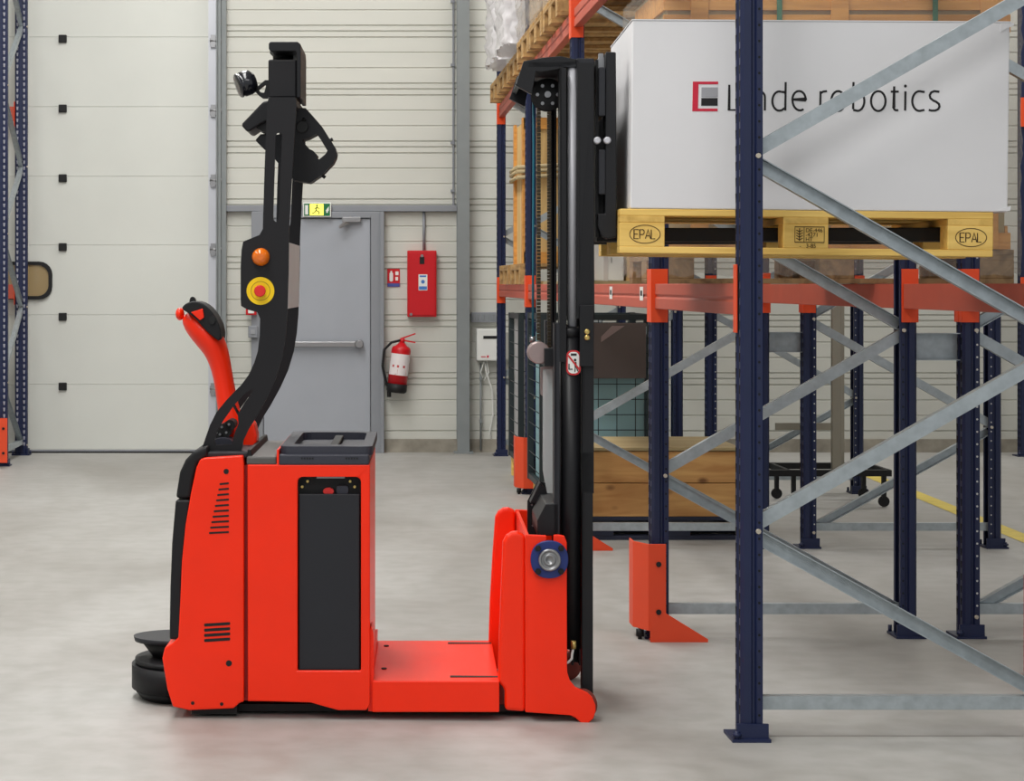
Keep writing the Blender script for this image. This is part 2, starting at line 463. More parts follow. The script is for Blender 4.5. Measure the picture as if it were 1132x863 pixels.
# exit sign
t = thing('exit_sign', (wx(350.5, YS), YS-.06, wz(240, YS)), 'lit yellow and green emergency exit sign above the grey door', 'exit sign')
sx = wx(366, YS)-wx(350.5, YS); sh = wz(224, YS)-wz(240, YS)
MB().box(-sx, sx, 0, .03, 0, sh).build('housing', M_wht, t, bevel=.004)
MB().box(-sx+.01, sx-.01, -.004, 0, .01, sh-.01).build('sign_face', M_signgreen, t)
p = MB().box(-.06, .055, -.007, -.0041, .014, sh-.014); p.build('lit_panel', M_lite, t)
MB().box(-.1,-.075,-.007,-.0041,.02,.1).build('pictogram_bar', M_wht, t)
p = MB()
p.box(.078, .092, -.007, -.0041, .035, .05); p.prism([(.07,-.007,.05),(.1,-.007,.05),(.1,-.007,.09)], (0,.0028,0))
p.build('pictogram', M_wht, t)
# running man on the lit panel
p = MB(); q = lambda a, b: (a, -.0095, b)
p.cyl((.0, -.0095, .095), (0, -.0072, .095), .009, 12)
for st in ([(0, .085), (-.008, .055)], [(-.008, .055), (.02, .042), (.015, .022)], [(-.008, .055), (-.02, .038), (-.04, .03)], [(0, .08), (.022, .07)], [(0, .08), (-.022, .068)]):
    ribbon(p, st, .008, q, (0, .0022, 0))
p.build('running_figure', M_signgreen, t)

# fire cabinet, red
t = thing('fire_cabinet', (wx(466, YW), YW-.09, wz(350, YW)), 'red metal wall cabinet with small blue and white label beside the door', 'cabinet')
w2 = wx(482, YW)-wx(466, YW); hh = wz(277, YW)-wz(350, YW)
MB().box(-w2, w2, 0, .094, 0, hh).build('body', M_gred, t, bevel=.006)
MB().box(-w2+.012, w2-.012, -.008, 0, .014, hh-.014).build('door', M_gred, t, bevel=.004)
MB().box(-.02, .02, -.012, -.008, hh-.115, hh-.055).build('lock', M_dk, t, bevel=.002)
MB().cyl((0,-.018,hh-.045), (0,-.008,hh-.045), .012).build('knob', M_steel, t); MB().cyl((-w2+.03,-.014,.022),(-w2+.03,-.008,.022),.012).build('key_lock', M_steel, t)
lb = MB().box(-.03, .045, -.0095, -.008, hh*.4, hh*.64).build('label_plate', M_wht, t)
M_lblue = mat('label_blue', (70, 120, 190), .5)
MB().box(-.026, .041, -.0105, -.0096, hh*.41, hh*.46).box(-.02, .035, -.0105, -.0096, hh*.60, hh*.625).cyl((.0075,-.0105,hh*.53),(.0075,-.0096,hh*.53),.016).build('label_print', M_lblue, lb)
o = MB().cyl((wx(468.5, YW), YW-.02, wz(277, YW)), (wx(468.5, YW), YW-.02, wz(233, YW)), .012).build('conduit', M_gray)
tag(o, 'thin grey conduit rising from the red cabinet to the horizontal rail', 'conduit')

# fire extinguisher
t = thing('fire_extinguisher', (wx(440, YW), YW-.12, wz(433, YW)), 'red fire extinguisher with black hose and white label on the wall', 'fire extinguisher')
zf = lambda y: wz(y, YW)-wz(433, YW); xf = lambda x: wx(x, YW)-wx(440, YW)
c0 = Vector((xf(437.5), 0, 0)); ax = (Vector((xf(444), 0, zf(378)))-c0); hb = ax.length; ax.normalize()
def A(h, off=0): return c0 + ax*h + Vector((0, off, 0))
MB().lathe(c0, ax, [(.07, .082), (.36, .082), (.385, .075), (hb-.03, .05), (hb, .022)]).build('cylinder', M_gred, t)
MB().lathe(c0, ax, [(0, .07), (.015, .086), (.075, .086), (.075, .08)]).build('base_ring', M_dk, t)
lab = MB()
n = 14
e = Vector((ax.z, 0, -ax.x))
vs = []
for h0 in (.15, .33):
    for i in range(n+1):
        a = math.radians(-75+150*i/n); vs.append(A(h0) + e*sin(a)*.0835 + Vector((0,-1,0))*cos(a)*.0835)
lab.add(vs, [(i, i+1, n+2+i, n+1+i) for i in range(n)], 0, True)
lab.build('label_wrap', mat('label_offwhite', (230, 222, 222), .5), t)
pr = MB()
def lp(a, h): 
    return A(h) + e*sin(math.radians(a))*.0842 + Vector((0,-1,0))*cos(math.radians(a))*.0842
pr.add([lp(-60,.17), lp(-20,.16), lp(30,.28), lp(60,.33), lp(60,.31), lp(20,.24), lp(-20,.15)], [(0,1,2,3,4,5,6)])
pr.add([lp(-10,.155), lp(45,.155), lp(45,.2), lp(-10,.2)], [(0,1,2,3)])
for a in (-45, -15, 20):
    pr.add([lp(a,.215), lp(a+12,.215), lp(a+12,.235), lp(a,.235)], [(0,1,2,3)])
pr.build('label_print', mat('label_print_red', (190, 60, 60), .5), t)
top = A(hb)
MB().cyl(top-ax*.01, top+ax*.035, .02).beam(top+ax*.03+Vector((-.02,0,0)), top+ax*.03+Vector((.11,0,.045)), .012, .02).beam(top+ax*.02, top+ax*.02+Vector((.11,0,-.02)), .012, .02).build('valve_handle', M_gred, t)
hs = [top+ax*.02+Vector((-.01,0,0)), top+Vector((-.09,0,.0)), top+Vector((-.15,0,-.06)), top+Vector((-.165,0,-.2)), top+Vector((-.14,0,-.32)), top+Vector((-.11,0,-.4))]
MB().tube(hs, .011).cyl(hs[-1], hs[-1]+Vector((0,0,-.06)), .018).build('hose', M_dk, t)
MB().box(c0.x-.05, c0.x+.05, .07, .118, .18, .24).build('wall_bracket', M_dk, t)
# extinguisher sign
t = MB().box(wx(428, YW), wx(442, YW), YW-.006, YW-.001, wz(317, YW), wz(297, YW)).build('safety_sign', M_gred)
tag(t, 'small red extinguisher sign on the wall left of the red cabinet', 'sign')
p = MB(); zz = lambda y: wz(y, YW)
p.prism([(a, YW-.008, b) for a, b in rrect(wx(430.5, YW), wx(434.5, YW), zz(311), zz(301), .012)], (0, .002, 0))
p.box(wx(431.6, YW), wx(433.4, YW), YW-.008, YW-.006, zz(301), zz(299.3)); p.box(wx(437, YW), wx(440.5, YW), YW-.008, YW-.006, zz(304), zz(300)); p.box(wx(437, YW), wx(440, YW), YW-.008, YW-.006, zz(310), zz(306))
p.build('pictogram', M_wht, t)
MB().box(wx(428.3, YW), wx(441.7, YW), YW-.0085, YW-.006, zz(316.8), zz(313)).build('caption_strip', mat('sign_blue', (70, 80, 150), .5), t)
# call point and switch left of door
t = thing('call_point', (wx(278, YS), YS-.08, wz(348, YS)), 'small red call point on the door frame behind the truck tower', 'alarm call point')
MB().box(-.045, .045, 0, .05, 0, .06).build('housing', M_gred, t, bevel=.006); MB().box(-.025, .025, -.004, 0, .015, .045).build('press_plate', M_wht, t)
t = thing('switch_box', (wx(280, YS), YS-.075, wz(373, YS)), 'small grey switch box below the red call point', 'switch')
MB().box(-.04, .04, 0, .045, 0, .1).build('housing', M_gray, t, bevel=.006); MB().box(-.018, .018, -.008, 0, .03, .07).build('rocker', mat('switch_grey', (150,152,156), .4), t, bevel=.002)

# meter boxes right of the column
t = thing('control_box', (wx(537, YW), YW-.13, wz(398, YW)), 'white wall control box with narrow black display and dangling cable', 'control box')
MB().box(wx(526, YW)-wx(537, YW), wx(549.5, YW)-wx(537, YW), 0, .125, 0, wz(363, YW)-wz(398, YW)).build('housing', M_wht, t, bevel=.008)
MB().box(-.03, .09, -.003, 0, .185, .21).build('display', M_dk, t)
MB().box(-.05, -.01, -.002, 0, .03, .038).box(0, .015, -.002, 0, .026, .045).build('print', M_logored, t)
cb = [Vector((wx(535, YW)-wx(537, YW), .06, 0)), Vector((.0, .06, -.1)), Vector((.05, .08, -.25)), Vector((.06, .1, -.45)), Vector((.03, .11, -.62)), Vector((.05,.11,-.68))]
MB().tube(cb, .007).tube([Vector((-.02,.04,0)), Vector((-.05,.05,-.1)), Vector((-.02,.06,-.17)), Vector((.02,.06,-.1)), Vector((.0,.05,0))], .005).build('cable', M_wht, t)
t = MB().box(wx(550, YW), wx(568, YW), YW-.1, YW+.004, wz(397, YW), wz(366, YW)).build('junction_box', mat('pale_grey_box', (196, 196, 188), .5), bevel=.01)
tag(t, 'pale grey junction box right of the white control box', 'junction box')
t = MB()
t.box(wx(520.5, YW), wx(548, YW), YW-.06, YW-.001, wz(356, YW), wz(345, YW))
for i in range(9): t.box(wx(522+i*2.8, YW), wx(523.4+i*2.8, YW), YW-.066, YW-.06, wz(354, YW), wz(347, YW), 1)
tag(t.build('terminal_strip', [M_gray, M_column], bevel=.003), 'grey slotted terminal strip above the white control box', 'terminal strip')
t = MB().cyl((wx(531, YW), YW-.041, .02), (wx(531, YW), YW-.041, wz(401, YW)), .008)
t.box(wx(529.5, YW), wx(532.5, YW), YW-.06, YW-.031, wz(420, YW), wz(416, YW)).box(wx(529.5, YW), wx(532.5, YW), YW-.06, YW-.031, wz(467, YW), wz(463, YW))
tag(t.build('cable_conduit', M_column), 'thin clipped cable conduit dropping from the white control box', 'conduit')

# yellow floor line
o = MB().add([(3.93, 15.5, .002), (4.05, 15.5, .002), (3.86, 9.6, .002), (3.73, 9.6, .002)], [(0,1,2,3)]).build('floor_marking', mat('faded_yellow', (208, 186, 84), .6, var=.15)); struct(o)
# floor joints
o = MB().box(1.34, 15, 6.41, 6.414, .0003, .001).build('floor_joint', mat('joint_dark', (128, 122, 115), .8)); struct(o)

# ------------------------------------------------------------ racks
UW, UD = .068, .10       # upright: width along X, depth along Y
def upright_mb(h, mirror=1, wdt=UW):
    """omega profile, open side away from the aisle; aisle face at x=-w/2 (mirror=1)"""
    m = MB(); w = wdt/2; d = UD/2; k = mirror
    prof = [(-w, -d+.012), (-w+.010, -d), (-w+.032, -d), (-w+.037, -d+.008), (-w+.044, -d+.008), (-w+.049, -d), (w, -d), (w, -d+.02),
            (w-.004, -d+.02), (w-.004, -d+.004), (-w+.052, -d+.005), (-w+.045, -d+.014), (-w+.036, -d+.014), (-w+.028, -d+.005), (-w+.012, -d+.006),
            (-w+.005, -d+.014), (-w+.005, -.018), (-w+.012, -.012), (-w+.012, .012), (-w+.005, .018), (-w+.005, d-.014),
            (-w+.012, d-.006), (w-.004, d-.004), (w-.004, d-.02), (w, d-.02), (w, d), (-w+.010, d), (-w, d-.012), (-w, .02), (-w+.007, .014), (-w+.007, -.014), (-w, -.02)]
    m.prism([(k*a, b, 0.01) for a, b in prof], (0, 0, h-.01))
    return m
def slots(m, h, mirror=1, light=1, wdt=UW):
    w = wdt/2; d = UD/2; k = mirror; z = .08
    while z < h-.05:
        for yy in (-d+.022, d-.022):      # teardrop slots on the aisle face
            m.prism([(-k*(w+.0008), yy-.009, z+.028), (-k*(w+.0008), yy+.009, z+.028), (-k*(w+.0008), yy+.005, z), (-k*(w+.0008), yy-.005, z)], (k*.0016, 0, 0), light)
        m.cyl((k*(w-.011), -d-.0006, z), (k*(w-.011), -d+.001, z), .0042, 8, mi=2)
        z += .05
    return m
def rack_frame(xf_, Y, h, mirror, label, along='x', xoff=0, nodes=None, depth=1.0, group='pallet rack frames', slotmat=M_navyd, holemat=M_navyd):
    """a welded end frame: two uprights, zigzag braces, base plates. mirror flips the zigzag"""
    t = thing('rack_frame', (xf_, Y, 0), label, 'rack frame', group=group)
    if along == 'y': t.rotation_euler = (0, 0, pi/2)
    for side, xo in ((1, 0), (-1, depth)):
        sd_ = 1 if along == 'y' else side; m = upright_mb(h, sd_); slots(m, h, sd_)
        # shift
        m.v = [(x+xo, y, z) for x, y, z in m.v]
        u = m.build('upright', [M_navy, slotmat, holemat], t)
        bp = MB().box(xo-.065 if side == 1 else xo-.055, xo+.055 if side == 1 else xo+.065, -.075, .075, 0, .01)
        bp.box(xo-.05, xo+.05, -.062, -.05, .01, .055)
        bp.cyl((xo-.05*side, -.064, .0), (xo-.05*side, -.064, .035), .008).cyl((xo-.05*side, -.064, .018), (xo-.05*side, -.064, .028), .015, 6)
        bp.cyl((xo+.045*side, .064, .0), (xo+.045*side, .064, .035), .008)
        bp.build('base_plate', M_navy, u)
    # nodes: front z .653, 1.823, ... rear .07, 1.233, 2.40
    fn = [.653, 1.823, 2.993, 4.16]; rn = [.085, 1.238, 2.408, 3.578]
    if mirror: fn, rn = rn, fn
    seq = sorted([(z, 0) for z in fn]+[(z, 1) for z in rn])
    gap = UW/2
    MB().beam((gap-.035, 0, .112), (depth-gap+.035, 0, .112), .042, .036, lip=1).build('brace', M_galv, t)
    for i, ((za, sa), (zb, sb)) in enumerate(zip(seq, seq[1:])):
        if zb > h: break
        xa = gap-.012 if sa == 0 else depth-gap+.012; xb = gap-.012 if sb == 0 else depth-gap+.012
        da = .02 
        MB().beam((xa, 0, za+da), (xb, 0, zb-da), .044, .034, lip=1 if i % 2 else -1).build('brace', M_galv, t)
    for z_, s_ in seq:
        if z_ < h:
            xx = gap-.014 if s_ == 0 else depth-gap+.014
            MB().cyl((xx, -UD/2-.006, z_), (xx, UD/2-.03, z_), .008, 8).build('bolt', mat('bolt_zinc', (196, 186, 170), .35, .7), t)
    return t
FY = {'A': 6.39, 'B': 8.24, 'C': 11.03, 'D': 13.9, 'E': 17.0}
XO = {'A': 1.294, 'B': 1.303, 'C': 1.303, 'D': 1.325, 'E': 1.372}
HT = 4.6
R1 = {}; R2 = {}
lab1 = {'A': 'nearest navy rack frame with galvanised braces crossing in front of the white box',
        'B': 'navy rack frame with the large orange corner guard on its foot',
        'C': 'navy rack frame directly in front of the pine crate, front post behind the mast',
        'D': 'navy rack frame with the orange guard left of the truck mast',
        'E': 'navy rack frame by the back wall next to the white control box'}
lab2 = {'B': 'right-hand navy rack frame nearest the camera with rows of white holes', 
        'C': 'navy rack frame behind the yellow floor line in the right-hand row',
        'D': 'distant navy rack frame behind the steel trolley in the right-hand row'}
for k_ in 'ABCDE':
    d_ = 1.0
    R1[k_] = rack_frame(XO[k_], FY[k_] if k_ != 'E' else 16.96, HT if k_ != 'B' else 2.42, False, lab1[k_], depth=d_)
M_hole = mat('rack_hole_light', (190, 190, 190), .6)
for k_ in 'BCD':
    R2[k_] = rack_frame(2.555, FY[k_], HT if k_ != 'B' else 2.42, True, lab2[k_], holemat=M_hole)
rk = rack_frame(5.70, 16.9, HT, True, 'navy rack frame at the right picture edge against the back wall')

def rack_beam(xa, ya, xb, yb, z, label, face=-1, hgt=.10, cz=.16, axis='y', stickers=()):
    """beam between two frames; face=-1: stepped face looks to -x"""
    t = thing('rack_beam', (xa, (ya+yb)/2, z-hgt), label, 'rack beam', group='orange rack beams')
    dx = xb-xa
    g = UD/2+.004
    L_ = yb-ya
    m = MB()
    th = .045
    def P(s, x, zz): 
        k = (s-ya)/L_; return (x+dx*k, s-(ya+yb)/2, zz)
    prof = [(0, 0), (0, hgt*.42), (.006, hgt*.47), (.006, hgt*.53), (0, hgt*.58), (0, hgt), (th, hgt), (th, 0)]
    f_ = 1 if face < 0 else -1
    ring = [P(ya+g, f_*a - f_*th/2, b) for a, b in prof]
    off = Vector(P(yb-g, 0, 0))-Vector(P(ya+g, 0, 0))
    m.prism(ring, off).build('rail', M_beam, t, bevel=.003)
    for s, d in ((ya, 1), (yb, -1)):
        xk = (s-ya)/L_*dx
        c = MB().box(xk-f_*(UW/2+.004), xk-f_*(UW/2), s-(ya+yb)/2+d*.003, s-(ya+yb)/2+d*.047, -.055, hgt+.06)
        c.box(xk-f_*(UW/2+.004), xk+f_*.03, s-(ya+yb)/2+d*(UD/2+.001), s-(ya+yb)/2+d*(UD/2+.005), -.055, hgt+.06)
        c.build('connector', M_org, t, bevel=.001)
    for s in stickers:
        b = MB().box(P(s, 0, 0)[0]-f_*(th/2+.001), P(s, 0, 0)[0]-f_*th/2, P(s,0,0)[1], P(s,0,0)[1]+.09, hgt*.3, hgt*.88).build('location_label', M_wht, t)
        mk = MB()
        xx = P(s,0,0)[0]-f_*(th/2+.0016)
        mk.box(xx, xx+.0005*f_, P(s,0,0)[1]+.02, P(s,0,0)[1]+.07, hgt*.5, hgt*.72)
        mk.build('label_print', M_ink, b)
    return t
Z1, Z2 = 1.425, 2.91
def bx(k_, r=0): return XO[k_] + (0 if r == 0 else 1.0)
rack_beam(bx('A'), FY['A'], bx('B'), FY['B'], Z1, 'lower front beam in front of the truck load, between the two nearest frames')
for a, b, la in (('B', 'C', 'lower front beam with two white location labels right of the mast'), ('C', 'D', 'lower front beam hidden behind the truck mast'), ('D', 'E', 'lower front beam left of the mast reaching the back wall')):
    rack_beam(bx(a), FY[a], bx(b), FY[b] if b != 'E' else 16.96, Z1, la, stickers=(8.5, 9.45) if a == 'B' else ())
for a, b, la in (('B', 'C', 'upper front beam running out of the picture above the mast'), ('C', 'D', 'upper front beam under the brown pallets'), ('D', 'E', 'upper front beam below the white wrapped goods')):
    rack_beam(bx(a), FY[a], bx(b), FY[b] if b != 'E' else 16.96, Z2, la)
for a, b, la in (('A', 'B', 'lower rear beam of the nearest bay at the right picture edge'), ('B', 'C', 'lower rear beam just under the wrapped crate'), ('C', 'D', 'lower rear beam of the third bay behind the crossing braces')):
    rack_beam(bx(a, 1), FY[a], bx(b, 1), FY[b], Z1, la, face=1)
for a, b, la in (('C', 'D', 'upper rear beam under the brown pallets'), ('D', 'E', 'upper rear beam below the white wrapped goods'), ('B', 'C', 'upper rear beam above the wrapped crate')):
    rack_beam(bx(a, 1), FY[a], bx(b, 1), FY[b] if b != 'E' else 16.96, Z2, la, face=1)
rack_beam(bx('D', 1), FY['D'], bx('E', 1), 16.96, Z1, 'lower rear beam of the bay beside the back wall', face=1)
for (a, b, z_, la) in (('B', 'C', Z1, 'lower front beam of the right-hand row, nearest bay'), ('C', 'D', Z1, 'lower front beam of the right-hand row, farther bay')):
    rack_beam(2.555, FY[a], 2.555, FY[b], z_, la)
for (a, b, z_, la) in (('B', 'C', Z1, 'lower rear beam of the right-hand row ending at the picture edge'), ('C', 'D', Z1, 'lower rear beam of the right-hand row behind the yellow line')):
    rack_beam(3.555, FY[a], 3.555, FY[b], z_, la, face=1)
rack_beam(2.555, 6.39, 2.555, FY['B'], Z1, 'lower beam of the right-hand row leaving the picture at right')
# row spacers between back-to-back frames (short galvanised ties)
def spacer(xa, xb, Y, z, label):
    t = MB().beam((xa, Y, z), (xb, Y, z), .11, .05, lip=-1).build('row_spacer', M_galv); tag(t, label, 'rack spacer', 'galvanised row spacers')
spacer(2.305+UW/2, 2.553-UW/2, FY['C'], wz(378, 11.03), 'wide galvanised spacer joining the two rows behind the nearest right post')
spacer(2.305+UW/2, 2.553-UW/2, FY['B'], wz(383, 8.24), 'wide galvanised spacer between the two right posts with white holes')

# far-left rack (runs along the wall)
t = rack_frame(-2.635, 16.0, HT, False, 'navy rack frame at the left picture edge in front of the cream door', along='y', depth=1.02, slotmat=M_slotl)
def xbeam(x0_, x1_, Y, z, label):
    t = thing('rack_beam', ((x0_+x1_)/2, Y, z-.12), label, 'rack beam', group='orange rack beams')
    xm = (x0_+x1_)/2
    MB().box(x0_-xm, x1_-xm, -.025, .025, 0, .12).build('rail', M_beam, t, bevel=.003)
    MB().box(x1_-xm, x1_-xm+.004, -.05, .05, -.05, .16).build('connector', M_org, t)
    return t
xbeam(-5.4, -2.69, 17.02, Z2, 'upper orange beam at far left reaching out of the picture')
xbeam(-5.4, -2.69, 17.02, Z1, 'lower orange beam at far left in front of the door window')
xbeam(-5.4, -2.69, 16.0, Z1, 'lower front orange beam at the far left picture edge')
for Y_, z_, la in ((16.9, Z1, 'lower orange beam at right picture edge by the back wall'), (16.9, Z2, 'upper orange beam at right picture edge by the back wall')):
    t = thing('rack_beam', (7.0, Y_, z_-.12), la, 'rack beam', group='orange rack beams')
    MB().box(-1.2, 2.0, -.12, -.07, 0, .12).build('rail', M_beam, t, bevel=.003)
    MB().box(-1.34, -1.2, -.075, -.055, -.06, .18).build('connector', M_org, t)

# post guards
def post_guard(x, y, label, foot=True, h=.39):
    t = thing('post_guard', (x, y, 0), label, 'post guard', group='orange post guards')
    pl = [(-.11, .06), (-.11, -.045), (-.062, -.145), (.008, -.145), (.008, -.139), (-.059, -.139), (-.104, -.043), (-.104, .06)]
    MB().prism([(a, b, .045) for a, b in pl], (0, 0, h-.045)).build('shield', M_guard, t, bevel=.0015)
    bo = MB()
    for zz_ in (.12, .31): bo.cyl((-.022, -.152, zz_), (-.022, -.146, zz_), .011, 8)
    bo.build('bolt', M_dk, t)
    if foot:
        ft = MB().prism([(.175, -.1465, .0), (.175, -.1465, .012), (.008, -.1465, .115), (-.055, -.1465, .115), (-.055, -.1465, 0)], (0, .006, 0))
        ft.add([(-.05, -.139, 0), (.175, -.139, 0), (.06, -.08, 0), (-.05, -.08, 0), (-.05, -.139, .006), (.175, -.139, .006), (.06, -.08, .006), (-.05, -.08, .006)],
               [(0,1,2,3), (4,5,6,7), (0,1,5,4), (1,2,6,5), (2,3,7,6), (3,0,4,7)])
        ft.build('foot', M_guard, t, bevel=.001)
    MB().cyl((-.085, -.07, 0), (-.085, -.07, .03), .008).cyl((-.085, -.07, .012), (-.085, -.07, .04), .017, 6).build('anchor_bolt', M_dk, t)
    return t
post_guard(1.303, 8.24, 'large orange corner guard on the post right of the truck')
post_guard(1.303, 11.03, 'orange corner guard behind the mast with only its foot showing')
post_guard(1.325, 13.9, 'small orange corner guard on the post left of the mast', foot=False)
post_guard(-2.555, 15.89, 'orange post guard at the left picture edge', foot=False)
t = thing('post_guard', (2.595, 7.38, 0), 'narrow red board standing at the right picture edge', 'post guard')
MB().box(-.07, .07, -.004, .004, .0, .355).box(-.07, -.062, .004, .1, 0, .355).build('shield', M_gred, t, bevel=.001)
MB().box(-.06, .07, .004, .1, 0, .006).build('foot', M_gred, t)

# ------------------------------------------------------------ pallets
def pallet(lx=1.2, ly=.8, label='', loc=(0,0,0), rz=0, wood_=None, wood2=None, group='wooden pallets', h=.144, hi=False):
    """EUR pallet, long side lx along X; origin at the middle of its underside"""
    t = thing('pallet', loc, label, 'pallet', rz, group)
    wa = wood_ or W_pal; wb_ = wood2 or wa
    X2, Y2 = lx/2, ly/2
    for yc, w in ((-Y2+.0725, .145), (-.0, .145), (Y2-.0725, .145), (-.19, .1), (.19, .1)):
        MB().box(-X2, X2, yc-w/2, yc+w/2, h-.022, h).build('deck_board', wa, t, bevel=.002, seg=1)
    for xc in (-X2+.0725, 0, X2-.0725):
        MB().box(xc-.0725, xc+.0725, -Y2, Y2, h-.044, h-.022).build('stringer_board', wb_, t, bevel=.002, seg=1)
        for yc, d in ((-Y2+.05, .1), (0, .145), (Y2-.05, .1)):
            MB().box(xc-.0725, xc+.0725, yc-d/2, yc+d/2, .022, h-.044).build('block', wa, t, bevel=.002, seg=1)
    for yc, d in ((-Y2+.05, .1), (0, .145), (Y2-.05, .1)):
        MB().box(-X2, X2, yc-d/2, yc+d/2, 0, .022).build('skid_board', wa, t, bevel=.002, seg=1)
    return t

# forklift frame -------------------------------------------------------
YAW = math.atan2(96, F)
RX, RY = .142, 6.64            # near side plane v=0 at u=0
HALF = .38
def l2w(u, v): return (RX+u*cos(YAW)+v*sin(YAW), RY-u*sin(YAW)+v*cos(YAW))
root_xy = l2w(0, HALF)
def FP(px, py, v):
    """picture point -> truck coordinates on the plane v metres behind the truck's near side"""
    dx, dy = (px-PX)/F, 1.0
    ou = (0-RX)*cos(YAW) - (0-RY)*sin(YAW); ov = (0-RX)*sin(YAW) + (0-RY)*cos(YAW)
    du = dx*cos(YAW) - dy*sin(YAW); dv = dx*sin(YAW) + dy*cos(YAW)
    k = (v-ov)/dv
    return Vector((ou+du*k, v-HALF, H-(py-PY)/F*k))
def FS(v): return F/(RY+v)     # px per metre
truck = thing('pallet_stacker', (root_xy[0], root_xy[1], 0), 'red and black driverless pallet stacker with tall sensor tower and mast', 'forklift', -YAW)
def fpoly(mb, pts, v0, v1, mi=0, holes=()):
    r = [FP(x, y, v0) for x, y in pts]
    return mb.prism(r, (0, v1-v0, 0), mi, [[FP(x, y, v0) for x, y in h] for h in holes])
def fbox(mb, x0, x1, y0, y1, v0, v1, mi=0): return fpoly(mb, [(x0,y0),(x1,y0),(x1,y1),(x0,y1)], v0, v1, mi)
T = truck
# -- red power-unit cover
cov = [(226, 506), (268.5, 503.5), (269.5, 512), (269.5, 776), (266, 776), (258, 783), (209, 785), (191, 781), (185, 762), (179.3, 728), (182, 716), (190, 711), (197, 705), (199, 667), (201, 620), (205, 580), (211, 545), (217, 517), (221, 508)]
c_ = fpoly(MB(), cov, 0, .76).build('power_unit_cover', M_red, T, bevel=.022, seg=4)
v_ = MB()
for i in range(10):
    y = 534.5+i*6.0; xl = 243-(i*1.3); fpoly(v_, [(xl, y+1.6), (xl-.3, y+.4), (xl, y-.5), (252.6, y-1.6), (253.2, y-.5), (252.8, y+.5)], -.0012, .0)
    pts = v_.v
v_.build('vent', M_dk, c_)
v_ = MB()
for i in range(4):
    y = 690+i*5.7
    fpoly(v_, [(225.5, y+1.2), (226, y-.9), (254, y-2.6), (254.6, y-1), (254, y+.6), (226.5, y+2.4)], -.0012, .0)
v_.build('vent', M_dk, c_)
v_ = MB()
for x, y, r in ((250, 521, 3), (253, 733, 3.4), (213, 777, 2), (245, 778, 2)): fpoly(v_, ell(x, y, r, r, 12), -.0012, .0)
v_.build('screw_hole', M_dk, c_)
# groove between cover and body
fbox(MB(), 267, 278, 514, 774, .03, .73).build('seam_panel', mat('seam_dark_red', (150, 16, 8), .5), T)
# -- main body
body = [(273.5, 514), (405, 514), (411, 514), (411, 785), (374, 785), (359, 781), (343, 776.5), (274, 774.5)]
o_ = [(273.5, 513.5), (409, 513.5), (409, 779), (405, 785), (374, 785), (359, 781), (343, 776.5), (274, 774.5)]
hole = [(329, 741), (329, 534)] + [(329+6-6*cos(math.radians(a)), 533-6*sin(math.radians(a))) for a in (0, 22, 45, 68, 90)][1:] + [(393+6*sin(math.radians(a)), 533-6*cos(math.radians(a))) for a in (0, 22, 45, 68, 90)] + [(399, 741)]
b_ = MB(); fpoly(b_, o_, 0, .018, holes=[hole]).build('body_side', M_red, T, bevel=.004, seg=2)
b_ = MB(); fpoly(b_, o_, .742, .76).build('body_side', M_red, T, bevel=.004)
b_ = MB(); fbox(b_, 404.5, 409, 513.5, 780, .018, .742); fbox(b_, 274, 404.5, 760, 775, .018, .742); fbox(b_, 274, 279, 513.5, 770, .018, .742)
b_.build('body_shell', M_red, T, bevel=.002)
bp_ = fbox(MB(), 327, 401, 525, 743, .05, .06).build('battery_bay', M_dk, T)
# oil label on the body end
bt = fbox(MB(), 330.5, 397.5, 546, 740, .012, .03).build('battery_cover', M_panel, T, bevel=.003)
for x, y in ((334, 538), (340, 532), (387, 532), (392, 538)):
    lt = MB(); fpoly(lt, ell(x, y, 1.5, 1.5, 10), .04, .05); lt.build('latch_screw', M_brass, bt)
fbox(MB(), 350, 381, 527, 528.6, .03, .05).build('bay_lip', M_steel, T)
fpoly(MB(), ell(363, 543, 6, 4, 14), .03, .05).build('red_cap', M_button, T)
fpoly(MB(), rrect(372, 385, 537, 546, 3), .03, .05).build('connector_plug', M_tray, T)
fbox(MB(), 330, 398, 739.5, 742, .008, .03).build('panel_rail', M_dk, T)
# -- black back hood in two halves
fpoly(MB(), [(230, 492), (214, 499), (205, 508), (198.5, 522), (194, 551), (211, 551), (214, 530), (219, 512), (230, 505)], .02, .74).build('back_pad', M_blk2, T, bevel=.012, seg=3)
fpoly(MB(), [(194, 552.5), (190, 600), (188, 650), (187, 707), (200, 707), (201.5, 640), (206, 590), (211, 552.5)], .02, .74).build('back_pad', M_blk, T, bevel=.008, seg=3)
# -- rear safety scanner / bumper
def halfround(mb, py0, py1, xr, xl, halfv, mi=0, vc=.38, tp=1., n=24, px_ref_v=.38):
    a = FP(xr, py0, px_ref_v); b = FP(xl, py1, px_ref_v); ru = a.x-b.x
    ring0 = []; 
    for i in range(n+1):
        t_ = math.radians(90+180*i/n); ring0.append((a.x+ru*cos(t_), halfv*sin(t_)))
    z0, z1 = b.z, a.z
    vs = [(x, y, z1) for x, y in ring0] + [(a.x+(x-a.x)*tp, y*tp, z0) for x, y in ring0]
    m_ = n+1
    mb.add(vs, [list(range(m_)), list(range(2*m_-1, m_-1, -1)), (m_-1, 0, m_, 2*m_-1)], mi)
    mb.add(vs, [(i, i+1, m_+i+1, m_+i) for i in range(n)], mi, True)
rb = MB()
halfround(rb, 725, 731, 196, 150, .18)
halfround(rb, 731, 756, 196, 146.5, .20)
halfround(rb, 756, 767, 196, 147.5, .195, tp=.82)
rb.build('rear_bumper', M_blk2, T)
sc_ = MB(); halfround(sc_, 702, 707, 196, 148, .12, tp=.97); sc_.build('scanner_plate', M_panel, T)
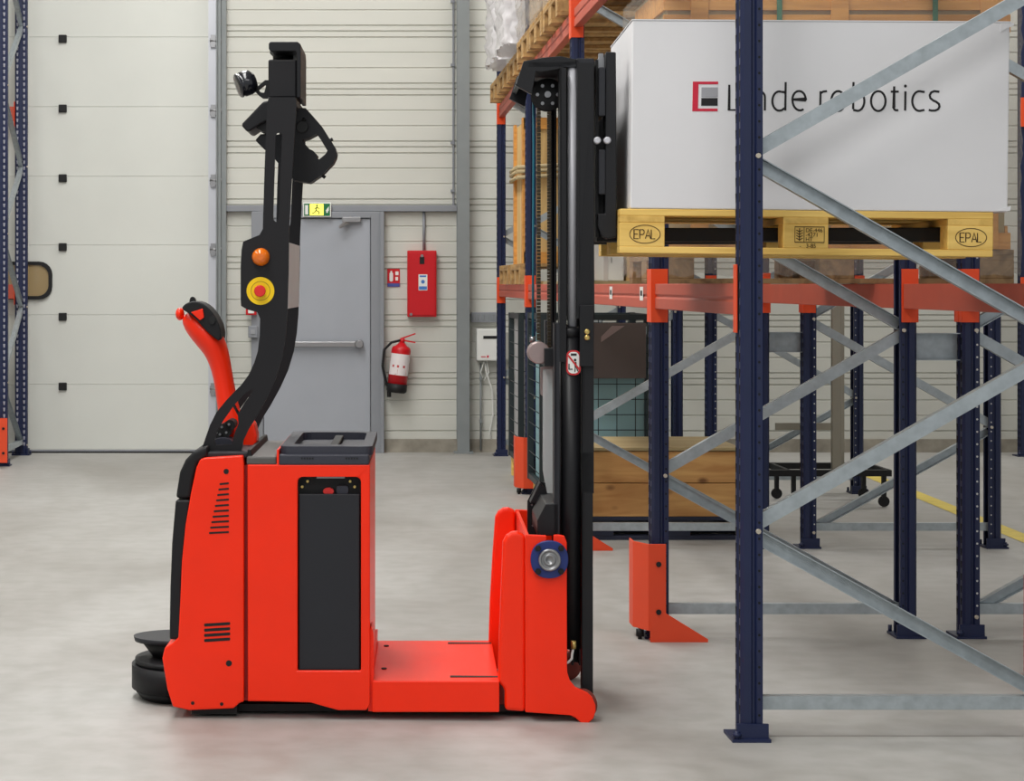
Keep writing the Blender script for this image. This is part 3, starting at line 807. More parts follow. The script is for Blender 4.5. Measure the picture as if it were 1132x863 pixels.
sc_ = MB(); halfround(sc_, 707, 726, 192, 156, .10, tp=.6); sc_.build('scanner_neck', M_dk, T)
# wheels and underside
un = MB(); fbox(un, 212, 262, 780, 789, .03, .73); fbox(un, 262, 640, 778, 786, .08, .68); un.build('chassis_underside', M_dk, T)
def fwheel(px, v, r, w, name='wheel', m=M_rubber, z=None):
    c = FP(px, 780, v); 
    mb = MB().lathe((c.x, c.y, r+.001), (0,1,0), [(0, r*.7), (.004, r*.95), (w*.2, r), (w*.8, r), (w-.004, r*.95), (w, r*.7)], 32)
    mb.lathe((c.x, c.y-.004, r+.001), (0,1,0), [(0, r*.25), (.004, r*.4), (w, r*.4)], 20, 1)
    return mb.build(name, [m, M_steel], T)
fwheel(232, .06, .045, .05); fwheel(232, .65, .045, .05); fwheel(245, .33, .1, .08, 'drive_wheel')
# -- top deck: lids and battery tray
lid = MB(); fbox(lid, 272.5, 305.5, 504.5, 514, .004, .70); lid.build('top_lid', M_lid, T, bevel=.006)
lid = MB(); fbox(lid, 228, 274, 499.5, 506, .03, .73); lid.build('rear_lid', M_panel, T, bevel=.005)
st_ = MB(); fpoly(st_, [(273.5, 497), (277.5, 497), (279, 505), (273.5, 505)], .03, .72); st_.build('lid_seam_strip', M_dk, T, bevel=.002)
rl = fbox(MB(), 306, 308.3, 497, 514, .0, .72).build('red_edge', M_red, T)
tr_ = MB(); fbox(tr_, 308.3, 408, 502, 514, -.002, .74); tr_.build('tray_base', M_tray, T, bevel=.006)
tb = MB()
outer = [(309, 0.005), (406, .005), (408, .70), (309, .70)]
def tray_ring():
    o1 = [FP(309.5, 493, .01), FP(405, 493, .01)]; zt = o1[0].z; zb = FP(309, 503, .01).z
    x0_, x1_ = o1[0].x, o1[1].x+.02
    ringo = rrect(x0_, x1_, .012-HALF, .70-HALF, .03); ringi = rrect(x0_+.04, x1_-.035, .09-HALF, .65-HALF, .04)
    m_ = MB().prism([(a, b, zb) for a, b in ringo], (0, 0, zt-zb), 0, [[(a, b, zb) for a, b in ringi]])
    m_.build('tray_rim', M_tray, T, bevel=.008, seg=3)
    m_ = MB().box(x0_+.05, x1_-.045, .10-HALF, .64-HALF, zb-.0, zb+.004); m_.build('tray_floor', M_dk, T)
    m_ = MB().box(x0_+.155, x0_+.185, .12-HALF, .62-HALF, zb+.004, zt-.008); m_.build('tray_divider', M_dk, T, bevel=.004)
tray_ring()
for x in (333, 382):
    gr = MB()
    for k in range(5): fbox(gr, x+k*3, x+k*3+1.6, 505.5, 507.5, -.004, .0)
    gr.build('tray_vent', M_dk, T)
# -- sensor tower plates
near_out = [(222, 503), (223, 496), (232, 470), (239, 456), (249.5, 443), (258, 434), (267, 425), (275, 414), (281, 401), (285, 388), (287, 370), (287.5, 352), (284.5, 345), (273, 342), (266.5, 338), (266, 331), (266, 295), (267, 276), (268.8, 267), (287.0, 259.5), (290.5, 253), (292, 200), (293.8, 150.6), (295.3, 114.5), (296.3, 110), (299, 107.5),
            (325.4, 107.5), (327.7, 111), (327, 128), (325.4, 150.6), (322.5, 200), (319.5, 255), (319, 300), (317.5, 350), (315.5, 373), (312, 395), (305, 418), (296, 438), (284, 460), (275, 474), (269, 487), (266, 502)]
slot_h = [(304.6, 150), (306, 147.3), (308.5, 146.3), (311, 147.3), (311.8, 150), (308.2, 238), (307.4, 243), (305, 245.3), (302.4, 243), (302, 238)]
slit = [(280.5, 430.5), (275, 431.5), (267, 438), (259.5, 447), (261.8, 457.5), (264, 455.5), (271, 444), (277, 436)]
hole2 = [(258, 449), (263, 462), (262, 477), (257, 490), (240, 492), (236.5, 487), (240, 478), (246, 466)]
hole2 = [(257.5, 449.5), (263, 459), (263.5, 468), (259, 480), (256, 491), (239, 492), (237, 487), (240, 477), (246.5, 465)]
for v0 in (.08, .68):
    # the far plate is the same plate, moved across the truck
    m_ = MB(); r = [FP(x, y, .08) for x, y in near_out]
    hs_ = [[FP(x, y, .08) for x, y in h] for h in (slot_h, slit, hole2)]
    dv = Vector((0, v0-.08, 0))
    m_.prism([p+dv for p in r], (0, .012, 0), 0, [[p+dv for p in h] for h in hs_])
    pl_ = m_.build('tower_plate', M_tower, T)
    if v0 == .08: near_plate = pl_
ls_ = MB(); fpoly(ls_, [(317.6, 268), (319.6, 268), (318.6, 341), (316.6, 341)], .095, .675); ls_.build('tower_cross_panel', mat('frosted_panel', (222, 220, 219), .5), T)
for q_ in ((296.5, 327, 107.8, 116),):
    cr_ = MB(); fbox(cr_, *q_, .092, .68); cr_.build('tower_cross_member', M_tower, T, bevel=.002)
# beacon and emergency stop, on the near plate
c = FP(288.5, 284, .08)
MB().lathe(c, (0,-1,0), [(0, .03), (.008, .03), (.018, .028), (.03, .022), (.038, .01)]).build('beacon', M_amber, near_plate)
c = FP(288, 321.5, .08)
MB().lathe(c, (0,-1,0), [(0, .046), (.003, .046)], 36).build('stop_disc', M_yel, near_plate)
MB().lathe(c, (0,-1,0), [(0, .012), (.018, .012), (.019, .0185), (.026, .0195), (.03, .017)], 24).build('stop_button', M_button, near_plate)
rg = MB()
for rr_ in (10.5,): ribbon(rg, ell(288, 321.5, rr_, rr_, 40), .8, lambda a, b: FP(a, b, .0765), (0, .0008, 0), closed=True)
rg.build('stop_ring', mat('ring_olive', (170, 140, 10), .5), near_plate)
# -- head
hd = MB(); fbox(hd, 296.5, 328, 65.5, 108, .22, .5); hd.build('sensor_head', M_tower, T, bevel=.006)
hd = MB(); fpoly(hd, [(297, 48), (299, 46), (329, 46), (332, 48.5), (332.5, 55), (332.5, 108), (328, 108), (328, 60), (326.5, 56.5), (299, 56.5), (297, 54)], .2, .52); hd.build('head_cap', M_blk, T, bevel=.003)
c = FP(313, 62, .36)
MB().lathe((c.x, c.y, FP(313, 66, .36).z), (0,0,1), [(0, .035), (.012, .036), (.022, .046), (.03, .046)], 28).build('laser_scanner', M_dk, T)
ax_ = Vector((-.90, -.28, -.34)).normalized(); c = FP(278, 90, .3)
MB().lathe(c, ax_, [(-.012, .028), (0, .04), (.012, .043), (.034, .043), (.04, .038), (.045, .043), (.05, .041), (.052, .02)], 28).build('work_light', mat('camera_black', (22, 23, 30), .2, coat=.4), T)
br = MB(); fpoly(br, [(280, 99), (283, 97), (293, 88.5), (297, 88.5), (297, 108), (290, 108), (285, 104.5)], .3, .34, holes=[[(285.5, 98.5), (292.5, 93), (294, 95), (292, 102.5), (288, 102)]]); br.build('light_bracket', M_dk, T)
lb_ = MB(); fpoly(lb_, [(297, 111), (291, 112), (268, 136), (267, 139), (273, 145.5), (276, 145), (288, 137), (297, 133)], .24, .46); lb_.build('rear_sensor_housing', M_blk, T, bevel=.006)
lb_ = MB(); fpoly(lb_, [(288, 137), (296, 130), (300, 146), (293, 147), (283, 141)], .26, .44); lb_.build('sensor_glass', M_dk, T)
lb_ = MB(); fpoly(lb_, [(288, 148), (282, 155), (294, 167), (300, 168), (300, 148)], .28, .42); lb_.build('lower_sensor', M_blk, T, bevel=.004)
# monitor / handle on the right
hn = [(330, 119), (338, 119.5), (346.5, 129), (356, 140), (364.6, 153.6), (370, 162), (372.3, 169), (371.5, 174), (368.5, 180), (355.5, 193.5), (345, 200.5), (342, 202), (324, 199), (322, 150), (326, 140), (327, 125)]
hh_ = [(334, 154.5), (341, 152.5), (350, 147.8), (355, 155), (361.8, 166.5), (360, 170), (353, 176), (350, 175), (350.5, 171), (346, 166.5), (342, 164.5), (337, 159)]
hh2 = [(333.5, 132), (335.5, 129.5), (338.5, 132), (338, 136), (335, 137)]
m_ = MB(); fpoly(m_, hn, .30, .40, holes=[hh_, hh2]); m_.build('operator_handle', M_blk2, T, bevel=.004)
m_ = MB(); fpoly(m_, [(300, 150), (326, 145), (326, 199), (321, 196), (303, 175)], .31, .39); m_.build('handle_bracket', M_blk, T)
kb = MB()
c = FP(334, 140, .29); kb.lathe(c, (0,1,0), [(0, .018), (.02, .026), (.1, .026)], 18)
for x, y in ((362, 155), (353.5, 191)): 
    c = FP(x, y, .30); c.y += .05; kb.cyl(c, c+Vector((.016, 0, .008 if y < 170 else -.014)), .006, 8)
kb.build('adjust_knob', M_dk, T)
# -- tiller
tl = [(206, 346, 8.5), (214, 355, 14), (225.5, 367, 16), (235, 379, 15.3), (241, 392, 13), (245, 408, 11.3), (248, 424, 11), (250.5, 440, 11.5), (253.5, 456, 12.5), (257, 470, 13.5), (260, 490, 13.5)]
m_ = MB().tube([FP(x, y, .38) for x, y, r in tl], [r/FS(.38) for *_, r in tl], 18, flat=1.5).build('tiller_arm', M_red, T)
ms = m_.modifiers.new('smooth', 'SUBSURF'); ms.levels = ms.render_levels = 1
m_ = MB().sphere(FP(199, 347, .38), 6.5/FS(.38), sq=(.75, 1.5, 1.1)); m_.build('tiller_button', M_red, T)
ch = chaikin([(200, 341), (205, 335), (216, 332), (228, 337), (238, 349), (244.5, 364), (244, 378), (236, 373), (226, 364), (217, 353), (208, 346)], 2)
m_ = MB(); fpoly(m_, ch, .30, .46); th_ = m_.build('tiller_head', M_blk2, T, bevel=.006)
m_ = MB(); fpoly(m_, ell(234.5, 353.5, 3.4, 5, 16), .294, .30); m_.build('head_hole', M_dk, th_)
m_ = MB(); fpoly(m_, chaikin([(209, 335), (210, 329), (213, 327.5), (216, 330), (217, 335)], 1), .37, .39); m_.build('thumb_switch', M_dk, th_)
m_ = MB(); fpoly(m_, [(211, 345), (224, 341), (225.5, 351), (221, 354)], .29, .30); m_.build('horn_button', M_red, th_, bevel=.002)
m_ = MB(); fpoly(m_, [(270, 466), (276, 464), (281, 468), (284, 482), (282, 500), (268, 500)], .33, .43); m_.build('tiller_foot', M_red, T, bevel=.008)
m_ = MB()
for x, y, r in ((248, 476, 8), (254, 470, 6), (243, 483, 5)): fpoly(m_, ell(x, y, r, r, 14), .2, .3)
jn = m_.build('tiller_joint', M_dk, T)
m_ = MB()
for x, y in ((245, 472), (253, 469), (243, 480), (250, 478)): fpoly(m_, ell(x, y, 1.4, 1.4, 8), .196, .2)
m_.build('joint_bolt', M_steel, jn)
fpoly(MB(), ell(246, 489, 11, 5, 18), .16, .26).build('joint_boot', M_tray, T)

# -- low platform between body and mast
pf = MB(); fbox(pf, 411.5, 552, 752.7, 787, 0, .76); pf_ = pf.build('platform', M_red, T, bevel=.003)
zt = FP(480, 752.7, 0).z
for v in (.075, .70):
    a = FP(498, 753, 0).x; MB().box(a, FP(551, 753, 0).x, v-HALF-.011, v-HALF+.011, zt-.004, zt+.0028).build('slot', M_dk, pf_)
for v in (.21, .64):
    a = FP(413, 753, 0).x+.03; MB().cyl((a, v-HALF, zt-.003), (a, v-HALF, zt+.0028), .009, 12).build('bolt_hole', M_dk, pf_)
m_ = MB(); fpoly(m_, [(408, 697), (410.5, 692), (413, 700), (413, 786), (407, 786)], .02, .12); fbox(m_, 406, 413, 730, 786, .12, .74); m_.build('hinge_strip', M_red, T, bevel=.001)
# -- mast shoe plates
curve = [(626.6+.3, 735), (627.2, 743), (630, 752), (636, 759.5), (650, 766)]
main = [(580.7, 591), (604, 592), (604, 600), (612, 600), (612, 591.5), (618, 591.2), (624, 592.4), (626.6, 599.5)] + curve + [(655, 771), (658.3, 779), (658.6, 786), (656, 794), (650, 799.5), (643, 799.5), (636, 793), (631, 790.6), (580.7, 787)]
m_ = MB(); fpoly(m_, main, 0, .02); mp_ = m_.build('mast_plate', M_red, T, bevel=.0025)
m_ = MB(); m_.prism([FP(x, y, 0)+Vector((0, .74, 0)) for x, y in main], (0, .02, 0)); m_.build('mast_plate', M_red, T, bevel=.0025)
gus = [(556, 599), (560, 592), (566, 588), (572, 587.5), (580.5, 591), (580.5, 787), (558, 785), (558, 762), (550.5, 753), (552, 700), (554.5, 640)]
m_ = MB(); fpoly(m_, gus, .006, .05); m_.build('gusset', M_red, T, bevel=.012, seg=3)
m_ = MB(); m_.prism([FP(x, y, 0)+Vector((0, .71, 0)) for x, y in [(556, 599), (560, 592), (566, 588), (572, 587.5), (580.5, 591), (580.5, 787), (547, 785), (549.5, 700), (553, 640)]], (0, .044, 0)); m_.build('gusset', M_red, T, bevel=.01, seg=3)
m_ = MB(); fbox(m_, 581.5, 585, 591.5, 770, .02, .74); m_.build('cross_plate', M_red, T)
# bearing
bg = MB(); rim = []
for i in range(48):
    t_ = 2*pi*i/48; r = 21.2+.4*cos(4*t_+pi); rim.append((607.5+r*cos(t_), 618.5+r*sin(t_)))
fpoly(bg, rim, -.018, 0); bg_ = bg.build('bearing_flange', M_blue, T, bevel=.003)
c = FP(607.5, 618.5, -.018)
MB().lathe(c, (0,-1,0), [(0, .036), (.010, .036), (.012, .033), (.012, .028), (.006, .027), (.006, .02), (.010, .019), (.010, .012), (.006, .011), (.006, .0)], 36).build('bearing_ring', M_steel, bg_)
for a in (45, 135, 225, 315):
    c = FP(607.5+18*cos(math.radians(a)), 618.5+18*sin(math.radians(a)), -.018)
    MB().cyl(c, c+Vector((0,-.009,0)), .0105, 6).cyl(c, c+Vector((0,-.014,0)), .006, 10).build('bearing_bolt', M_dk, bg_)
for v in (.022, .7):
    c = FP(643.5, 785, .022); c.y = v-HALF
    MB().lathe((c.x, c.y, .0505), (0,1,0), [(0, .03), (.004, .05), (.034, .05), (.038, .03)], 32).build('load_wheel', mat('wheel_oxide', (120, 50, 40), .6), T)

# -- mast
def channel(mb, x0, x1, y0, y1, v0, v1, mi=0):
    """U channel lying open towards the truck centre"""
    fbox(mb, x0, x1, y0, y1, v0, v0+.012, mi); fbox(mb, x0, x0+2.2, y0, y1, v0, v1, mi); fbox(mb, x1-2.2, x1, y0, y1, v0, v1, mi)
for vs_ in ((.10, .17), (.66, .59)):
    m_ = MB()
    a, b = vs_
    s = 1 if b > a else -1
    def chn(x0, x1, y0, y1):
        # coordinates measured on the near channel, both channels share them
        r = [FP(x, y, .10) for x, y in ((x0, y0), (x1, y0), (x1, y1), (x0, y1))]
        dv = Vector((0, a-.10, 0)); z0_, z1_ = r[2].z, r[0].z
        m_.box(r[0].x, r[1].x, a-HALF, a-HALF+s*.012, z0_, z1_); m_.box(r[0].x, r[0].x+.009, a-HALF, b-HALF, z0_, z1_); m_.box(r[1].x-.009, r[1].x, a-HALF, b-HALF, z0_, z1_)
    chn(637.5, 656.5, 67, 352); chn(643.5, 656.5, 352, 545)
    m_.build('inner_mast_rail', M_blk, T, bevel=.002)
    m_ = MB(); chn(643.5, 655.5, 500, 766); m_.build('outer_mast_rail', M_blk, T, bevel=.002)
    m_ = MB(); chn(618.5, 626, 75, 400); m_.build('mast_guide', M_blk, T, bevel=.0015)
    m_ = MB(); chn(612.5, 618.5, 357, 600); m_.build('mast_side_strip', M_panel, T, bevel=.0015)
    p0 = FP(632.5, 72, .14); p1 = FP(632.5, 366, .14); p2 = FP(631, 362, .14); p3 = FP(631, 716, .14)
    yv = (.14 if s == 1 else .62)-HALF
    rod = MB().cyl((p0.x, yv, p0.z), (p1.x, yv, p1.z), .0155, 24).build('lift_rod', M_chrome, T)
    cy = MB().cyl((p2.x, yv, p2.z), (p3.x, yv, p3.z), .033, 28)
    cy.lathe((p2.x, yv, p2.z), (0,0,1), [(-.03, .036), (-.004, .036), (.0, .030), (.004, .02)], 28)
    cy.build('lift_cylinder', M_blk, T)
# mast bracket block and brass fittings on the near inner rail
m_ = MB(); fbox(m_, 641, 656.5, 337, 405, .085, .10); mb_ = m_.build('rail_bracket', M_blk, T, bevel=.002)
fit = MB()
for y in (366.5, 373): 
    c = FP(649, y, .085); fit.lathe(c, (0,-1,0), [(0, .009), (.006, .009), (.008, .005)], 14)
fit.build('grease_fitting', M_brass, mb_)
# warning sticker, wrapped on the cylinder front
st = MB(); vv = .10
to3 = lambda a, b: FP(a, b, .104)
st = MB().prism([to3(a, b) for a, b in rrect(626, 642, 387, 414.5, 6.5, 6)], (0, .003, 0)); s0 = st.build('warning_sticker', mat('sticker_red', (200, 40, 45), .5), T)
to4 = lambda a, b: FP(a, b, .1028)
MB().prism([to4(a, b) for a, b in rrect(627.8, 640.2, 388.8, 412.7, 5.2, 6)], (0, .001, 0)).build('sticker_white', M_wht, s0)
to5 = lambda a, b: FP(a, b, .1016)
pi_ = MB().prism([to5(a, b) for a, b in ((631, 390.6), (637.5, 390.6), (637.5, 393), (631, 393))], (0, .0009, 0))
ribbon(pi_, [(636, 400), (636.5, 406)], 2.4, to5, (0, .0009, 0)); ribbon(pi_, [(636, 405.5), (635.5, 411)], 1.1, to5, (0, .0009, 0)); ribbon(pi_, [(637, 405.5), (639, 410.5)], 1.1, to5, (0, .0009, 0))
pi_.prism([to5(a, b) for a, b in ell(635.8, 397.8, 1.4, 1.6, 10)], (0, .0009, 0)); ribbon(pi_, [(629, 402), (629, 408), (633, 408)], 1.2, to5, (0, .0009, 0))
pi_.build('sticker_pictogram', M_ink, s0)
to6 = lambda a, b: FP(a, b, .1004); di = MB(); ribbon(di, [(628, 392.5), (640.6, 408.5)], 1.9, to6, (0, .0009, 0)); di.build('sticker_slash', MATS['sticker_red'], s0)
# cross head over the mast
m_ = MB()
top_pts = [(571, 92), (579, 67.5), (600, 63.5), (620, 62), (634, 65), (657, 65.5), (657, 70), (637.5, 71), (618, 76.5), (600, 79.5), (592.5, 79), (588, 104), (569.7, 94)]
r_ = [FP(x, y, .12) for x, y in top_pts]
for dv_ in (0, .48):
    MB().prism([p+Vector((0, dv_, 0)) for p in r_], (0, .035, 0)).build('cross_head', M_blk, T, bevel=.002)
a_, b_2 = FP(580, 66, .12), FP(657, 70, .12)
m_ = MB().box(a_.x+.01, b_2.x, .12-HALF, .635-HALF, a_.z-.026, a_.z-.006); fbox(m_, 637.5, 656.5, 64.5, 70, .1, .66); fpoly(m_, [(573, 88), (579, 70), (583, 70), (577, 91)], .155, .60)
m_.build('cross_head_plate', M_panel, T, bevel=.002)
# pulleys and chains in the middle
for vc_ in (.26, .46):
    c = FP(605, 105, vc_)
    pu = MB().lathe((c.x, c.y-.014, c.z), (0,1,0), [(0, .02), (.001, .052), (.005, .056), (.010, .048), (.018, .048), (.023, .056), (.028, .052), (.029, .02)], 36)
    for i in range(6):
        a = 2*pi*i/6; pu.cyl((c.x+.034*cos(a), c.y-.018, c.z+.034*sin(a)), (c.x+.034*cos(a), c.y-.012, c.z+.034*sin(a)), .006, 8, mi=1)
    pu.build('chain_pulley', [M_dk, M_steel], T)
    MB().cyl((c.x, c.y-.026, c.z), (c.x, c.y+.03, c.z), .011, 14).build('pulley_axle', M_steel, T)
    for xx, yb in ((595.5, 400), (607, 385)):
        m_ = MB(); a = FP(xx, 112, vc_); b = FP(xx, yb, vc_); nk = 74; dz = (b.z-a.z)/nk
        for i in range(nk):
            w = .009 if i % 2 else .006; m_.box(a.x-.0065, a.x+.0065, a.y-w, a.y+w, a.z+dz*i, a.z+dz*(i+.86))
        m_.build('lift_chain', mat('chain_oiled', (64, 56, 44), .4, .6), T)
m_ = MB(); m_.tube([FP(589.5, 98, .3), FP(590, 160, .3), FP(589.5, 260, .3), FP(589, 372, .3)], .0042); m_.build('hydraulic_hose', M_teal, T)
m_ = MB().cyl(FP(588.5, 372, .3), FP(588.5, 378, .3), .009).cyl(FP(588.5, 378, .3), FP(588.5, 388, .3), .006); m_.build('hose_fitting', M_steel, T)
m_ = MB(); a = FP(596, 390, .2); m_.lathe((a.x, a.y, a.z), (0,1,0), [(0, .034), (.004, .037), (.10, .037)], 24); m_.build('hose_drum', M_pink, T)
m_ = MB(); fbox(m_, 602, 614, 385, 405, .16, .5); m_.build('hose_drum_bracket', M_blk, T, bevel=.002)
m_ = MB(); fpoly(m_, [(598, 406), (611, 404), (612, 420), (606, 424), (602, 440), (598, 436)], .3, .33, holes=[[(606, 412), (609, 412), (608, 422), (606, 421)]]); m_.build('hose_clamp', M_pink, T)
m_ = MB(); fpoly(m_, [(600, 408), (612, 408), (612, 545), (605, 545), (600, 520)], .22, .228); m_.build('mast_screen', M_plexi, T)
# lower black bracket
m_ = MB(); fpoly(m_, [(583, 587), (583, 554), (594.6, 531), (604, 534), (614, 546), (614, 592), (583, 592)], .5, .515); m_.build('tilt_bracket', M_blk, T, bevel=.002)
m_ = MB(); fpoly(m_, [(594, 592), (594, 575), (603.5, 557), (618, 556), (618, 592)], .1, .42); fpoly(m_, [(586, 556), (597, 533), (616, 557), (603, 557)], .42, .5); m_.build('tilt_bracket', M_blk, T, bevel=.003)
m_ = MB()
for x, y in ((588, 558), (589, 581)): fpoly(m_, ell(x, y, 1.2, 1.2, 8), .496, .5)
m_.build('bracket_bolt', M_steel, T)
m_ = MB().tube([FP(634, 716, .09), FP(632.5, 722, .08), FP(632, 728, .07), FP(628, 732, .07), FP(625, 733, .07)], .0042); m_.build('drain_hose', M_wht, T)
m_ = MB().cyl(FP(634, 708, .09), FP(634, 717, .09), .009); m_.build('drain_fitting', M_brass, T)

# -- fork carriage and forks
m_ = MB(); pts_ = [(670, 57), (681, 57.5), (682, 262), (672, 264), (665, 261), (661, 250), (661, 236), (669, 236)]
r_ = [FP(x, y, .10) for x, y in pts_]
for dv_ in (0, .46):
    MB().prism([p+Vector((0, dv_, 0)) for p in r_], (0, .10, 0)).build('carriage_side', M_blk, T, bevel=.004)
for ya_, yb_ in ((74, 128), (165, 215)):
    m_ = MB(); fbox(m_, 662, 669.5, ya_, yb_, .10, .66); m_.build('carriage_bar', M_panel, T, bevel=.004)
m_ = MB(); fbox(m_, 658.5, 661.5, 66, 262, .14, .62); m_.build('carriage_plate', M_dk, T)
m_ = MB()
for x in (660.5, 671.5):
    c = FP(x, 155, .09); m_.lathe(c, (0,1,0), [(-.004, .008), (0, .012), (.03, .012)], 14)
m_.build('carriage_bolt', M_chrome, T)
m_ = MB(); fpoly(m_, [(658, 70), (664, 60), (668, 64), (668, 78), (660, 92)], .16, .19); fbox(m_, 662, 667, 59, 63, .17, .2); m_.build('chain_anchor', M_steel, T)
for v in (.234, .606):
    f_ = MB()
    a = FP(672, 252, .10); z0_ = FP(760, 270, .02).z
    f_.box(a.x, a.x+1.13, v-HALF-.06, v-HALF+.06, z0_+.012, z0_+.058)
    f_.box(a.x-.03, a.x+.012, v-HALF-.06, v-HALF+.06, z0_+.012, z0_+.35)
    f_.build('fork', M_dk, T, bevel=.004)

# ------------------------------------------------------------ load: pallet and box on the forks
TILT = .0115
pc = FP(685, 279.5, .02); 
# pallet base centre in world coordinates
ctr = l2w(pc.x+.6, .02+.4)
Rm = Matrix.Rotation(-YAW, 4, 'Z') @ Matrix.Rotation(TILT, 4, 'Y')
zc = pc.z - .6*sin(TILT)
pl = pallet(1.2, .8, 'yellow wooden pallet carried on the truck forks under the white box', (ctr[0], ctr[1], zc), 0, W_epal, W_epaly, group='wooden pallets')
pl.rotation_mode = 'QUATERNION'; pl.rotation_quaternion = Rm.to_quaternion()
# drawn on the pallet blocks: EPAL marks
EP = {'E': [[(6, 0), (0, 0), (0, 10), (6, 10)], [(0, 5), (5, 5)]], 'P': [[(0, 10), (0, 0), (4, 0), (5.6, 1), (6, 2.6), (5.6, 4.4), (4, 5.4), (0, 5.4)]],
      'A': [[(0, 10), (3.4, 0), (6.8, 10)], [(1.2, 6.8), (5.6, 6.8)]], 'L': [[(0, 0), (0, 10), (5.4, 10)]]}
S = 339.6
blocks = sorted([c for c in pl.children if c.name.startswith('block')], key=lambda o: (min(v.co.y for v in o.data.vertices), min(v.co.x for v in o.data.vertices)))
def mark(cx, cz, par, name='brand_mark'):
    m = MB(); t3 = lambda a, b: (cx+(a)/S, -.4012, cz-(b)/S)
    ribbon(m, ell(0, 0, 16.8, 10, 40), .75, t3, (0, .0012, 0), closed=True)
    x = -12
    for ch_ in 'EPAL':
        for stq in EP[ch_]: ribbon(m, [(x+a*.82, b-5) for a, b in stq], .95, t3, (0, .0012, 0))
        x += 6.3
    return m.build(name, mat('branded_brown', (62, 42, 20), .8), par)
mark(-.6+27.5/S, .062, blocks[0]); mark(.6-24/S, .062, blocks[2])
m = MB(); cx = 0.012; t3 = lambda a, b: (cx+a/S, -.4012, .066-b/S)
ribbon(m, [(-16, -8.5), (16, -8.5), (16, 8.5), (-16, 8.5)], .7, t3, (0, .0012, 0), closed=True); ribbon(m, [(-6, -8.5), (-6, 8.5)], .6, t3, (0, .0012, 0))
ribbon(m, [(-11, -7), (-11, 7)], 1., t3, (0, .0012, 0))
for k in range(4):
    ribbon(m, [(-14.5, -5+k*3), (-11, -3+k*3), (-7.5, -5+k*3)], .8, t3, (0, .0012, 0))
m.build('stamp_frame', MATS['branded_brown'], blocks[1])
def text(body, size, loc, par, m_, name='stamp_text'):
    cu = bpy.data.curves.new('t', 'FONT'); cu.body = body; cu.size = size; cu.extrude = .0004
    tmp = bpy.data.objects.new('t', cu); COL.objects.link(tmp); bpy.context.view_layer.update()
    me = bpy.data.meshes.new_from_object(tmp.evaluated_get(bpy.context.evaluated_depsgraph_get()))
    bpy.data.objects.remove(tmp); me.materials.append(m_)
    me.transform(Matrix.Translation(loc) @ Matrix.Rotation(pi/2, 4, 'X'))
    o = bpy.data.objects.new(name, me); COL.objects.link(o); o.parent = par; return o
for body_, a, b in (('DE-4461', -4.5, -2.8), ('-4271', -4.5, 2.2), ('HT', -4.5, 7.2), ('-   3-85', -11, 14.5)):
    text(body_, .018, t3(a, b), blocks[1], MATS['branded_brown'])

bw, bh, bd = 412/S, .613, .76
bc = l2w(pc.x + .033 + bw/2, .022+bd/2)
zb = zc + .144*cos(TILT) + .001
bx0 = -bw/2
box_ = thing('cardboard_box', (bc[0]+.144*sin(TILT), bc[1], zb-.0003), 'large white box printed Linde robotics standing on the yellow pallet', 'box')
box_['label'] = 'large white printed box with a red and black square logo on the yellow pallet'
box_.rotation_mode = 'QUATERNION'; box_.rotation_quaternion = Rm.to_quaternion()
MB().box(-bw/2, bw/2, -bd/2, bd/2, 0, bh).build('carton', M_white, box_, bevel=.004)
m = MB().box(-bw/2-.002, bw/2+.004, -bd/2-.002, bd/2+.002, bh-.0005, bh+.003).build('lid', M_white, box_)
m = MB().prism([(bw/2-.03, -bd/2-.003, bh-.03), (bw/2+.012, -bd/2-.004, bh-.01), (bw/2+.012, -bd/2-.004, bh-.002), (bw/2-.03, -bd/2-.003, bh-.002)], (0, .003, 0)).build('flap', M_white, box_)
MB().prism([(bw/2-.03, -bd/2-.003, .004), (bw/2+.006, -bd/2-.004, .004), (bw/2+.009, -bd/2-.004, .02), (bw/2-.02, -bd/2-.003, .012)], (0, .003, 0)).build('flap', M_white, box_)
# picture (px,py) -> box face; undo the tilt about the near-left-bottom corner
def bf(px, py, lift=.0012):
    q = FP(px, py, .02); u = q.x-(pc.x); z_ = q.z-pc.z      # from the pallet's near-left-bottom corner
    c_, s_ = cos(TILT), sin(TILT)
    x = u*c_ - z_*s_; z2 = u*s_ + z_*c_
    return (x-.033-bw/2, -bd/2-lift, z2-.144)
t3 = lambda a, b: bf(a, b); OFF = (0, .0012, 0)
lg = MB()
for r in ([(766, 90.5), (772.3, 90.5), (771.6, 123.3), (765.3, 123.3)], [(772, 90.5), (794, 90.5), (794, 93.4), (772, 93.4)], [(771.5, 120.3), (793.3, 120.3), (793.3, 123.3), (771.5, 123.3)]):
    lg.prism([t3(*p) for p in r], OFF)
lg.build('logo_bracket', M_logored, box_)
MB().prism([t3(*p) for p in ((775.6, 96.9), (793.5, 96.9), (793.5, 107.7), (775.4, 107.7))], OFF).build('logo_square', M_logogrey, box_)
MB().prism([t3(*p) for p in ((775.3, 108.7), (793.4, 108.7), (793.4, 117.2), (775.2, 117.2))], OFF).build('logo_square', M_ink, box_)
def arc(cx, cy, rx, ry, a0, a1, n=14): return [(cx+rx*cos(math.radians(a0+(a1-a0)*i/n)), cy+ry*sin(math.radians(a0+(a1-a0)*i/n))) for i in range(n+1)]
XT, BT, AS = 100.8, 122.4, 91
